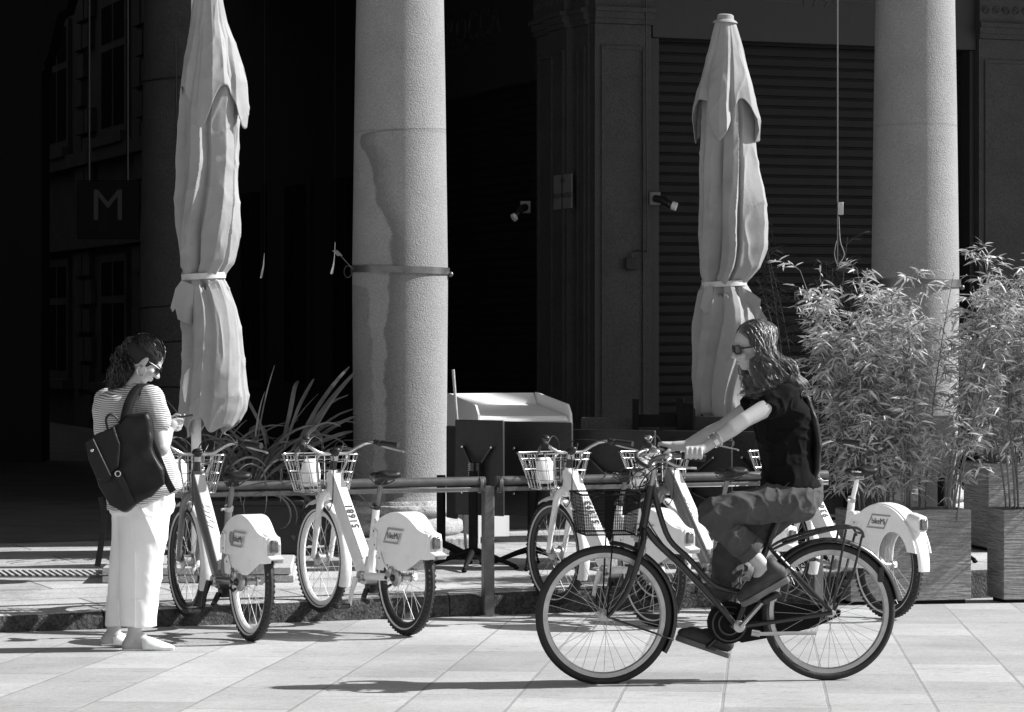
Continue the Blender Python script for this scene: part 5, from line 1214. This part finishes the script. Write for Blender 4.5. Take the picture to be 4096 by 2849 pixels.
# ================================================================ PARASOLS
def parasol(name, label, Y, pole_dx, prof, tier, hem, tie_dy, folds, seed, top_dy=None, base_z=SIDE_Z, cap=False, ph=0.):
    k = Y/6278; X0 = (pole_dx-1148)*k; t = thing(name, label, 'parasol', (X0, Y, base_z), group='folded parasols')
    def lx(dx): return (dx-pole_dx)*k
    def lz(dy): return ZC-(dy-729)*k-base_z
    mb = MB(); mb.tube([(0, 0, .0), (0, 0, lz(prof[0][0])-.05)], .033, 20); mb.build('pole', 'white_paint', t)
    mb = MB(); zc_ = lz(870); mb.tube([(-.035, -.01, zc_+.12), (-.05, -.02, zc_+.08), (-.058, -.02, zc_), (-.05, -.02, zc_-.08), (-.035, -.01, zc_-.12)], [.018, .028, .032, .028, .018], 12); mb.tube([(0, 0, zc_-.16), (0, 0, zc_-.12)], .04, 16); mb.tube([(0, 0, zc_+.12), (0, 0, zc_+.16)], .04, 16); mb.build('crank_housing', 'white_paint', t)
    def cloth(name, dy0, dy_end, amp_tab, tab, nz, hemf=None, nf=folds, ph0=ph, grow=1.):
        nt = 300; vs = []; fs = []; rr = random.Random(seed)
        fa = [rr.uniform(.55, 1.2) for _ in range(nf)]; fo = [rr.uniform(-.12, .12) for _ in range(nf)]; fv = [rr.random() for _ in range(nf)]
        for i in range(nz+1):
            q = i/nz
            for j in range(nt):
                th = 2*math.pi*j/nt
                dyE = dy_end+(hemf(th) if hemf else 0); dy = dy0+(dyE-dy0)*q
                xl, xr = interp(tab, dy); cx, rx = (lx(xl)+lx(xr))/2, (xr-xl)*k/2
                A = interp(amp_tab, dy)[0]
                tw = ph0+.35*noise.noise(Vector((dy*.004, seed, 0)))+.0011*(dy-dy0)*(1 if dy < tie_dy else .4)
                u_ = (th+tw)/(2*math.pi)*nf; c = int(math.floor(u_)) % nf; fr_ = u_-math.floor(u_)
                # pleats: broad rounded lobes with narrow creases between them
                calm = 1-.8*max(0, math.cos(th+.95))*(1 if name == 'canopy' and dy > tie_dy+25 else .15)
                if j == 0 or not calm:
                    cs = []
                    for q_ in range(nf):
                        a0 = 2*math.pi*(q_+fo[q_]*1.6)/nf-tw+.10*noise.noise(Vector((dy*.007, q_*3.1, seed))); sp_ = 2*math.pi/nf
                        rr_ = 1-.09*abs(noise.noise(Vector((dy*.006, q_*5.7, seed+1)))); vv = A*fa[q_]*(1+.5*noise.noise(Vector((dy*.009, q_*2.3, seed+2))))
                        d1 = sp_*(.30+.25*fv[q_])
                        cs += [(a0, rr_, 0.), (a0+d1*.55, rr_*1.0, .0), (a0+d1, 1., vv*1.15), (a0+d1+sp_*.10, 1., vv*.55)]
                    cs.sort()
                    cs = cs+[(cs[0][0]+2*math.pi, cs[0][1], cs[0][2])]
                t_ = th
                while t_ < cs[0][0]: t_ += 2*math.pi
                while t_ >= cs[-1][0]: t_ -= 2*math.pi
                for (a1, r1, v1), (a2, r2, v2) in zip(cs, cs[1:]):
                    if a1 <= t_ <= a2:
                        R1, R2 = r1-v1*calm, r2-v2*calm; den = R1*math.sin(t_-a1)+R2*math.sin(a2-t_); fold_ = R1*R2*math.sin(a2-a1)/den if abs(den) > 1e-6 else R1; break
                w = .016*noise.noise(Vector((math.cos(th)*1.6+seed, math.sin(th)*1.6, dy*.006)))+.003*noise.noise(Vector((math.cos(th)*5, math.sin(th)*5+seed, dy*.02)))
                rg = 1-abs(noise.noise(Vector((th*1.1+dy*.006, dy*.011, seed+3))))*3; w = w*.6+.008*max(0, rg)**3*min(1, A*3)
                r_ = rx*fold_*1.05+w*min(1, rx/.1)
                cy = .0+.02*noise.noise(Vector((dy*.01, seed+9, 0)))
                vs.append((cx+r_*math.cos(th), cy+r_*.92*math.sin(th), lz(dy)))
        for i in range(nz):
            for j in range(nt): fs.append((i*nt+j, (i+1)*nt+j, (i+1)*nt+(j+1) % nt, i*nt+(j+1) % nt))
        mb = MB(); mb.add(vs, fs); o = mb.build(name, 'canvas', t, smooth=24); s_ = o.modifiers.new('t', 'SOLIDIFY'); s_.thickness = .004; s_.offset = -1; return o
    cloth('canopy', prof[0][0]+8, hem[0], [(prof[0][0], .05), (prof[0][0]+80, .20), (tie_dy-140, .46), (tie_dy-25, .5), (tie_dy, .30), (tie_dy+25, .5), (hem[0]-60, .40), (hem[0]+40, .30)], prof, 150, lambda th: hem[1]*(abs(math.sin(th*2+hem[2]))-.5)+hem[1]*.35*math.sin(th*5+seed))
    cloth('top_flounce', tier[0][0], tier[-1][0]-10, [(tier[0][0], .04), (tier[0][0]+60, .14), (tier[-1][0], .30)], tier, 60, lambda th: 95*(abs(math.cos(th*2+.62))**2.4-.36), nf=5, ph0=ph+.6)
    xl, xr = interp(prof, tie_dy); cx, rx = (lx(xl)+lx(xr))/2, (xr-xl)*k/2
    mb = MB(); z = lz(tie_dy); vs = []; n = 48
    pr = [(rx*1.03, -.020), (rx*1.05, -.018), (rx*1.05, .018), (rx*1.03, .020)]
    mb.lathe(pr+[pr[0]], n, Matrix.Translation((cx, 0, z))@Matrix.Rotation(R(-3), 4, 'Y')@Matrix.Diagonal((1, .95, 1, 1)), cap=False); mb.build('strap', 'strap', t, smooth=50)
    # loose corner of cloth folded over the strap
    if cap:
        mb = MB(); zt = lz(50); mb.lathe([(.01, zt+.058), (.045, zt+.056), (.058, zt+.048), (.062, zt+.018), (.082, zt+.006), (.090, zt-.006), (.05, zt-.01)], 32, Matrix.Translation((lx(1626), 0, zt))@Matrix.Rotation(R(3), 4, 'Y')@Matrix.Translation((0, 0, -zt))); mb.build('finial', 'canvas', t, smooth=40)
    return t, lx, lz
profL = [(-90, 436, 474), (0, 432, 498), (50, 425, 507), (100, 420, 522), (150, 415, 532), (190, 411, 537), (230, 404, 538), (300, 400, 535), (400, 396, 534), (450, 393, 537), (500, 392, 538), (550, 396, 534), (590, 402, 524), (612, 408, 506), (625, 410, 502), (640, 406, 512), (690, 408, 530), (750, 412, 542), (800, 412, 547), (850, 409, 550), (890, 405, 555), (920, 402, 550), (960, 408, 528), (1000, 415, 515)]
tierL = [(-95, 437, 473), (0, 430, 499), (50, 423, 509), (100, 416, 528), (150, 408, 543), (190, 402, 552), (240, 398, 556)]
pL, lxL, lzL = parasol('parasol', 'pale folded parasol tied with a strap left of the big column', 18.4, 440, profL, tierL, (950, 40, .4), 620, 5, 3, ph=.3)
profR = [(48, 1606, 1646), (100, 1594, 1660), (150, 1583, 1673), (200, 1576, 1684), (260, 1574, 1690), (300, 1572, 1692), (350, 1570, 1697), (400, 1568, 1706), (450, 1567, 1716), (500, 1566, 1722), (550, 1564, 1718), (600, 1567, 1702), (622, 1573, 1684), (637, 1577, 1671), (652, 1571, 1682), (690, 1562, 1704), (720, 1557, 1712), (760, 1554, 1704), (850, 1551, 1696), (900, 1552, 1690), (960, 1556, 1682)]
tierR = [(46, 1605, 1647), (100, 1591, 1663), (150, 1579, 1677), (200, 1566, 1691), (240, 1556, 1702), (270, 1552, 1710)]
pR, lxR, lzR = parasol('parasol', 'pale folded parasol with a round cap tied with a strap behind the cyclist', 20.0, 1612, profR, tierR, (930, 30, .9), 637, 6, 11, cap=True, ph=1.1)
# flaps of loose cloth sticking out under the straps
def flap(t, lx, lz, pts, y, th=.01, seedv=1):
    mb = MB(); poly = [(lx(a), lz(b)) for a, b in pts]
    mb.prism(poly, th, MXZ(y)); me = mb.mesh('cloth_flap'); bm = bmesh.new(); bm.from_mesh(me); bmesh.ops.triangulate(bm, faces=bm.faces); bmesh.ops.subdivide_edges(bm, edges=bm.edges, cuts=4, use_grid_fill=True)
    for v in bm.verts: v.co.y += .035*noise.noise(Vector((v.co.x*14, seedv, v.co.z*5)))
    bm.to_mesh(me); o = finish(me, 'cloth_flap', 'canvas', t, smooth=70); return o
flap(pL, lxL, lzL, [(412, 630), (398, 648), (388, 690), (392, 700), (398, 692), (404, 716), (416, 722), (436, 728), (440, 640)], -.11, .02, 2)
flap(pR, lxR, lzR, [(1655, 642), (1680, 655), (1702, 672), (1700, 690), (1716, 716), (1708, 728), (1690, 712), (1668, 700), (1650, 672)], -.12, .02, 5)
flap(pR, lxR, lzR, [(1578, 642), (1596, 645), (1592, 690), (1578, 705), (1566, 690)], -.14, .02, 6)
# paving slab base of the left parasol
bs = thing('slab_stack', 'stack of rough concrete slabs weighting the left parasol', 'paving slabs', (lxL(440)+(440-1148)*18.4/6278, 18.55, SIDE_Z), rz=R(3))
for i in range(2):
    for j in range(2):
        for z in range(2):
            mb = MB(); mb.box((-.29+.625*i-.01*z, -.19+.5*j, .026+.052*z), (.61-.02*z, .48, .046)); mb.build('slab', 'slab_light', bs, bevel=.005)

# ================================================================ FOLDED TABLES
def ftable(label, L_, R_2, top, h=.655, mech=True, m='table_top', th=.028, colx=None):
    """L_, R_2 = (display x, depth) of the two upright edges"""
    a = Vector(((L_[0]-1148)*L_[1]/6278, L_[1], 0)); b = Vector(((R_2[0]-1148)*R_2[1]/6278, R_2[1], 0)); c = (a+b)/2; x = (b-a).normalized(); w = (b-a).length
    n = Vector((x.y, -x.x, 0)); zt = ZC-(top-729)*c.y/6278
    t = thing('folding_table', label, 'table', (c.x, c.y, SIDE_Z), group='stacked folded cafe tables', rz=math.atan2(x.y, x.x))
    zc = zt-h/2-SIDE_Z
    mb = MB(); mb.box((0, 0, zc), (w, th, h)); mb.build('tabletop', m, t, bevel=.008)
    if mech:
        y0 = -.03; bw = w*.30
        for sx in (-1, 1):
            for zz, ze in ((zc+h*.22, zc+.02), (zc-h*.26, zc-.10)):
                mb = MB(); mb.bar((sx*bw, y0, zz), (sx*.035, y0-.02, ze), .012, .026, up=(0, 1, 0)); br = mb.build('bracket_arm', 'black_metal', t)
                mb = MB(); mb.ell((sx*bw, y0-.016, zz), (.010, .006, .010)); mb.build('bolt', 'chrome', br)
        mb = MB(); mb.box((0, y0-.03, zc-.03), (.09, .05, .14)); mb.box((0, y0-.06, zc-.02), (.028, .03, .12)); mb.build('hinge', 'black_metal', t, bevel=.004)
        mb = MB(); mb.tube([(.012*math.cos(i*1.2)-.018, y0-.075+.008*math.sin(i*1.2), zc-.07+i*.0028) for i in range(40)], .0028, 5); mb.build('spring', 'alu', t)
    mb = MB(); mb.tube([(0, -.085, .10), (0, -.085, zc-.02)], .032, 14); mb.build('column', 'black_metal_matt', t)
    for s_ in range(4):
        aa = R(45+90*s_-25); e = Vector((math.cos(aa)*.30, math.sin(aa)*.30-.085, .02)); mb = MB(); mb.tube([(0, -.085, .13), Vector((math.cos(aa)*.10, math.sin(aa)*.10-.085, .10)), e], [.024, .020, .014], 8, ry=[.03, .024, .012]); mb.ell(e+Vector((0, 0, -.008)), (.02, .02, .012)); mb.build('leg', 'black_metal_matt', t)
    return t
ftable('narrow black folded tabletop turned edge on at the left end of the row', (1004, 19.9), (1024, 19.75), 955, mech=False)
ftable('black folded table with its bracket showing, first right of the big column', (1022, 19.35), (1130, 19.15), 942)
ftable('black folded table between the square rack post and the third share bike', (1128, 19.5), (1284, 19.25), 946)
ftable('black folded table behind the basket of the third share bike', (1284, 19.45), (1470, 19.2), 964)
ftable('black folded table behind the fourth share bike', (1455, 19.75), (1642, 19.45), 966)
ftable('speckled dark folded table behind the cyclist', (1636, 19.85), (1800, 19.6), 968, m='table_top_speck')
ftable('speckled grey tabletop standing at the right of the cyclist', (1775, 19.4), (1838, 19.3), 965, m='table_top_speck', mech=False)
ftable('dark speckled folded table half hidden by the left bamboo leaves', (1842, 19.6), (1985, 19.3), 945, m='table_top_speck')
ftable('grey tabletop standing behind the bamboo in front of the right column', (2060, 19.9), (2137, 20.0), 930, m='table_top_speck', mech=False, h=.78)
ftable('scratched speckled tabletop standing taller at the back of the row', (1303, 20.1), (1475, 20.05), 936, m='table_top_speck', mech=False, h=.78)
# black wooden chair frame stacked behind
ch = thing('chair_frame', 'black wooden armchair turned upside down on the back tables', 'chair', D(1487, 930, 19.75)); 
def cl(dx, dy, y=0): return D(dx, dy, 19.75)-ch.location+Vector((0, y, 0))
for dx, w_, top in ((1425, 14, 895), (1525, 16, 893), (1544, 22, 903)):
    mb = MB(); p, q = cl(dx, top), cl(dx, 965); mb.box((p+q)/2, (w_*19.75/6278, .05, (p-q).length)); mb.tube([p+Vector((0, -.026, -.05)), p+Vector((0, -.03, -.05))], .006, 8); mb.build('leg', 'black_metal_matt', ch, bevel=.008)
mb = MB(); p, q = cl(1432, 930), cl(1518, 958); mb.box((p+q)/2+Vector((0, .03, 0)), (abs(q.x-p.x), .04, abs(p.z-q.z))); mb.build('seat_rail', 'black_metal_matt', ch, bevel=.004)
mb = MB(); p, q = cl(1556, 934), cl(1642, 963); mb.box((p+q)/2+Vector((0, .03, 0)), (abs(q.x-p.x), .04, abs(p.z-q.z))); mb.build('side_board', 'table_top', ch, bevel=.004)
mb = MB(); mb.bar(cl(1425, 960, .05), cl(1425, 960, .5), .03, .03); mb.bar(cl(1544, 960, .05), cl(1544, 960, .5), .03, .03); mb.build('arm_rest', 'black_metal_matt', ch)
# ---- white service counter
cn = thing('service_counter', 'white open-topped service counter behind the folded tables', 'counter', (.206, 22.3, SIDE_Z), rz=R(21))
zt = .955
mb = MB(); mb.box((-.62, -.01, zt/2+.06), (.26, .02, zt-.1)); mb.box((-.38, -.35, zt-.02), (.72, .66, .03)); mb.box((-.62, -.66, zt*.5), (.24, .02, zt*.9)); mb.box((-.62, -.3, .07), (.24, .6, .03)); mb.build('cabinet', 'white_enamel', cn, bevel=.003)
mb = MB(); mb.add([(-.75, .07, zt+.175), (-.01, .07, zt+.175), (-.01, 0, zt+.088), (-.75, 0, zt+.088), (-.75, -.64, zt+.012), (-.01, -.64, zt+.012), (-.75, .08, zt+.0), (-.01, .08, zt+.0), (-.75, -.64, zt-.01), (-.01, -.64, zt-.01)], [(0, 3, 2, 1), (3, 4, 5, 2), (0, 1, 7, 6), (4, 8, 9, 5)]); mb.build('sloped_top', 'white_enamel', cn)
for x in (.0, -.76):
    zl = zt-.04 if x == 0 else 0
    mb = MB(); mb.prism([(.075, zl), (.075, zt+.178), (.05, zt+.180), (-.62, zt+.10), (-.68, zt+.03), (-.69, zl)], .016, Matrix(((0, 0, 1, x), (1, 0, 0, 0), (0, 1, 0, 0), (0, 0, 0, 1)))); mb.build('side_panel', 'white_enamel', cn)
mb = MB(); mb.box((-.38, -.685, zt-.045), (.70, .02, .04)); dr = mb.build('front_rail', 'alu', cn); mb = MB(); mb.box((-.36, -.70, zt-.05), (.04, .012, .012)); mb.build('latch', 'black_plastic', dr)
br = thing('broom', 'pale wooden broom handle leaning by the white counter', 'broom', D(1040, 1200, 19.95)*1.0)
br.location.z = SIDE_Z
mb = MB(); mb.tube([Vector((.02, 0, .02)), D(1024, 935, 20.0)-br.location, D(1016, 829, 20.05)-br.location], .011, 10); mb.build('handle', 'slab_light', br); mb = MB(); mb.box((.02, 0, .03), (.25, .05, .06)); mb.build('brush', 'black_plastic', br, bevel=.01)
# ---- dark planter and strap-leaved plant
pz = thing('plant_trough', 'long dark plant trough behind the left rack rail', 'planter', (-2.02, 20.45, SIDE_Z), rz=R(4))
mb = MB(); mb.box((0, 0, .19), (.95, .42, .36)); mb.box((0, 0, .385), (1.0, .47, .04)); mb.build('trough', 'planter_dark', pz, bevel=.01); mb = MB(); mb.box((0, 0, .40), (.9, .4, .02)); mb.build('soil', 'soil', pz)
def leaf_ribbon(mb, pts, w, nrm=None, keel=.25):
    n = len(pts); vs = []; fs = []
    for i, p in enumerate(pts):
        a = pts[max(0, i-1)]; b = pts[min(n-1, i+1)]; t_ = (b-a).normalized(); s_ = t_.cross(nrm or Vector((0, -1, .2))); s_.normalize(); u_ = s_.cross(t_)
        ww = w*(math.sin(math.pi*min(1, (i+.6)/n*1.0))**.6 if i else .5)
        vs += [p-s_*ww+u_*ww*keel, p, p+s_*ww+u_*ww*keel]
    for i in range(n-1): b = 3*i; fs += [(b, b+1, b+4, b+3), (b+1, b+2, b+5, b+4)]
    mb.add(vs, fs)
sp = thing('strap_leaf_plant', 'spiky plant with long arching strap leaves beside the big column', 'plant', (-1.95, 20.4, SIDE_Z+.40))
rr = random.Random(21)
cxs = [(-.25, 0), (.05, -.05), (.28, .04)]
mbA = [MB(), MB(), MB()]
spec = []
for i in range(150):
    c_ = cxs[i % 3]; ang = rr.uniform(0, 2*math.pi); L_ = rr.uniform(.5, 1.05); el = rr.uniform(15, 80); droop = rr.uniform(.2, 1.6)
    d_ = Vector((math.cos(ang), math.sin(ang)*.6, 0)).normalized(); p = Vector((c_[0], c_[1], 0)); pts = [p.copy()]; e = R(el); n = 12
    for k in range(n): p = p+(d_*math.cos(e)+Vector((0, 0, math.sin(e))))*(L_/n); e -= R(droop*(k+1)*1.6)*(1.3 if el < 50 else .8); pts.append(p.copy())
    nr = Vector((math.sin(ang)*.7, -1, rr.uniform(-.3, .6))); leaf_ribbon(mbA[i % 3], pts, rr.uniform(.005, .012), nr)
def LP(dx, dy, y=0.): return D(dx, dy, 20.4)-sp.location+Vector((0, y, 0))
for pts in ([(650, 1000), (672, 930), (690, 860), (700, 846)][:0] or [(628, 1010), (650, 930), (662, 870), (668, 855)], [(640, 1005), (668, 920), (690, 872), (703, 850)], [(660, 1010), (700, 930), (750, 862), (785, 822)], [(665, 1020), (715, 930), (765, 870), (800, 830)], [(600, 1010), (590, 960), (560, 900), (555, 890)], [(640, 1030), (700, 990), (760, 950), (800, 932)], [(640, 1040), (700, 1000), (760, 975), (790, 968)], [(600, 1020), (560, 970), (590, 960), (600, 1000)], [(640, 1030), (690, 965), (720, 975), (725, 1010)], [(630, 1040), (640, 1150), (660, 1200), (690, 1225)], [(560, 1030), (530, 980), (500, 985), (480, 1030)]):
    P_ = smooth_path([LP(a, b, rr.uniform(-.15, .1)) for a, b in pts], 4); leaf_ribbon(mbA[0], P_, rr.uniform(.011, .017), Vector((.2, -1, .2)))
for m_ in mbA: m_.build('leaf_clump', 'blade_leaf', sp, smooth=60)

# ================================================================ BAMBOO
def planter(label, loc, rz, w, d, h, name='planter_box'):
    t = thing(name, label, 'planter', loc, rz=rz, group='ripple fronted planters')
    mb = MB(); th = .02
    mb.box((0, 0, .03), (w-.06, d-.06, .06)); mb.build('foot', 'black_metal_matt', t)
    mb = MB(); mb.box((0, -d/2+th/2, h/2+.03), (w, th, h-.0)); mb.box((0, d/2-th/2, h/2+.03), (w, th, h)); mb.box((-w/2+th/2, 0, h/2+.028), (th, d-2*th-.002, h-.004)); mb.box((w/2-th/2, 0, h/2+.028), (th, d-2*th-.002, h-.004)); mb.build('box', 'planter_ripple', t, bevel=.003)
    mb = MB(); mb.box((0, 0, h-.04), (w-2*th, d-2*th, .03)); mb.build('soil', 'soil', t)
    return t
P1 = Vector(((2170-1148)*18.6/6278-.42, 18.68, 0)); P1.z = road_z(P1.y)
planter('ripple textured planter under the left bamboo beside the skirted share bike', P1, R(12), .84, .32, .60)
P2 = Vector((3.26+.45, 18.9, road_z(18.9))); planter('ripple textured planter at the right edge with a diagonal shadow', P2, R(12), .95, .30, .60)
P3 = Vector(((2197-1148)*20.6/6278+.36, 20.9, SIDE_Z)); planter('tall plain planter standing behind on the sidewalk at the right edge', P3, R(12), .72, .5, .62)
def bamboo(label, loc, w, d, h, nst, nleaf, seed, leafm='bamboo_leaf', lean=(0, 0), spread=.45, lo=.25, ll=.075, bias=0.):
    t = thing('bamboo', label, 'bamboo', loc, group='bamboo plants'); r_ = random.Random(seed)
    stems = []; sm_ = MB()
    for i in range(nst):
        x, y = r_.uniform(-w/2, w/2), r_.uniform(-d/2, d/2); H = h*r_.uniform(.62, 1.); sx, sy = x/w*2*spread+r_.uniform(-.12, .12)+lean[0]+bias, r_.uniform(-.25, .25)+lean[1]
        pts = []
        for k in range(9):
            q = k/8; pts.append(Vector((x+sx*q**1.6*H*.5, y+sy*q**1.6*H*.5, H*q*(1-.06*q))))
        sm_.tube(pts, [.0075*(1-.75*k/8) for k in range(9)], 6); stems.append((pts, H))
        for k in range(1, 8):
            c_ = pts[k]; sm_.tube([c_-Vector((0, 0, .003)), c_+Vector((0, 0, .003))], .009*(1-.7*k/8), 6)
    lf = MB(); tw = MB(); made = 0
    while made < nleaf:
        pts, H = r_.choice(stems); q = lo+(1-lo)*r_.random()**.85; f = q*8; i = min(7, int(f)); p = pts[i].lerp(pts[i+1], f-i)
        a = r_.uniform(0, 2*math.pi); Lt = r_.uniform(.08, .30)*(1.15-.5*q); d_ = Vector((math.cos(a), math.sin(a)*.8, r_.uniform(.25, 1.1))).normalized(); tp = [p]; dd = d_.copy()
        for k in range(4): tp.append(tp[-1]+dd*Lt/4); dd = (dd+Vector((0, 0, -.16))).normalized()
        tw.tube(tp, [.0018, .0016, .0014, .0012, .001], 3)
        for k in range(r_.randint(5, 9)):
            g = r_.uniform(.25, 1.0)*4; ii = min(3, int(g)); o_ = tp[ii].lerp(tp[ii+1], g-ii)
            b_ = r_.uniform(0, 2*math.pi); ld = (dd*.7+Vector((math.cos(b_), math.sin(b_), r_.uniform(-.75, .55)))).normalized(); L2 = ll*r_.uniform(.65, 1.45); wd = L2*.07*r_.uniform(.8, 1.2)
            nn_ = Vector((r_.uniform(-1, 1), r_.uniform(-1, 1), r_.uniform(.2, 1.6))); s_ = ld.cross(nn_)
            if s_.length < .05: continue
            s_.normalize(); dn = Vector((0, 0, -1)); m1 = o_+ld*L2*.3; m2 = o_+ld*L2*.65+dn*L2*.06; e_ = o_+ld*L2+dn*L2*.18
            lf.add([o_, m1-s_*wd, m1+s_*wd, m2-s_*wd*.8, m2+s_*wd*.8, e_], [(0, 2, 1), (1, 2, 4, 3), (3, 4, 5)]); made += 1
    sm_.build('stems', 'bamboo_stem', t, smooth=60); tw.build('twigs', 'bamboo_stem', t, smooth=60); lf.build('leaves', leafm, t, smooth=0); return t
bamboo('dense bushy bamboo growing from the planter between the cyclist and the right column', P1+Vector((.02, 0, .55)), .72, .22, 1.80, 38, 11500, 4, ll=.080, spread=.50, lo=.12, lean=(.0, 0))
bamboo('tall bamboo clump at the right edge of the picture', P2+Vector((.05, 0.02, .55)), .85, .22, 1.98, 34, 9800, 6, ll=.080, spread=.30, lo=.3, lean=(.0, 0))
bamboo('bamboo clump in the tall planter behind at the right edge', P3+Vector((0, 0, .57)), .6, .4, 1.35, 24, 7000, 8, ll=.072, spread=.3, lo=.1)
P4 = Vector(((1850-1148)*24.1/6278, 24.1, SIDE_Z)); planter('shaded planter holding the dark bamboo before the shutter', P4, R(21), .9, .4, .6)
bamboo('dark shaded bamboo in front of the roller shutter', P4+Vector((0, 0, .55)), .8, .3, 2.1, 18, 3200, 10, leafm='bamboo_leaf_shaded', spread=.4, lo=.25)
# pale hanging tassels and tag near the big column
for nm, lb, dx, dy, ln in (('tassel', 'thin pale tassel hanging in the dark opening left of the wire tag', 589, 596, .18), ('tassel', 'thin pale tassel hanging below the wire tag by the column', 747, 590, .16)):
    t = thing(nm, lb, 'tassel', D(dx, dy, 20.2)); mb = MB(); mb.tube([(.012, 0, ln*.5), (.004, 0, 0), (-.012, 0, -ln*.45), (-.014, 0, -ln*.5)], [.002, .007, .013, .008], 8); mb.build('cord', 'chrome', t); mb = MB(); mb.tube([(.012, 0, ln*.5), (.016, 0, 5)], .0003, 4); mb.build('string', 'black_plastic', t)
tg = thing('wire_tag', 'small pale tag on a wire tied to the column band', 'tag', D(755, 568, 20.4)); mb = MB(); mb.prism([(-.035, .02), (.005, .022), (.045, -.018), (.005, -.020)], .004, MXZ(0)); mb.build('tag_plate', 'plate', tg); mb = MB(); mb.tube([(-.012, 0, .08), (-.016, 0, -.03)], .003, 6); mb.tube([(.03, 0, -.02), D(792, 604, 20.5)-tg.location], .002, 5); mb.build('wire', 'alu', tg)
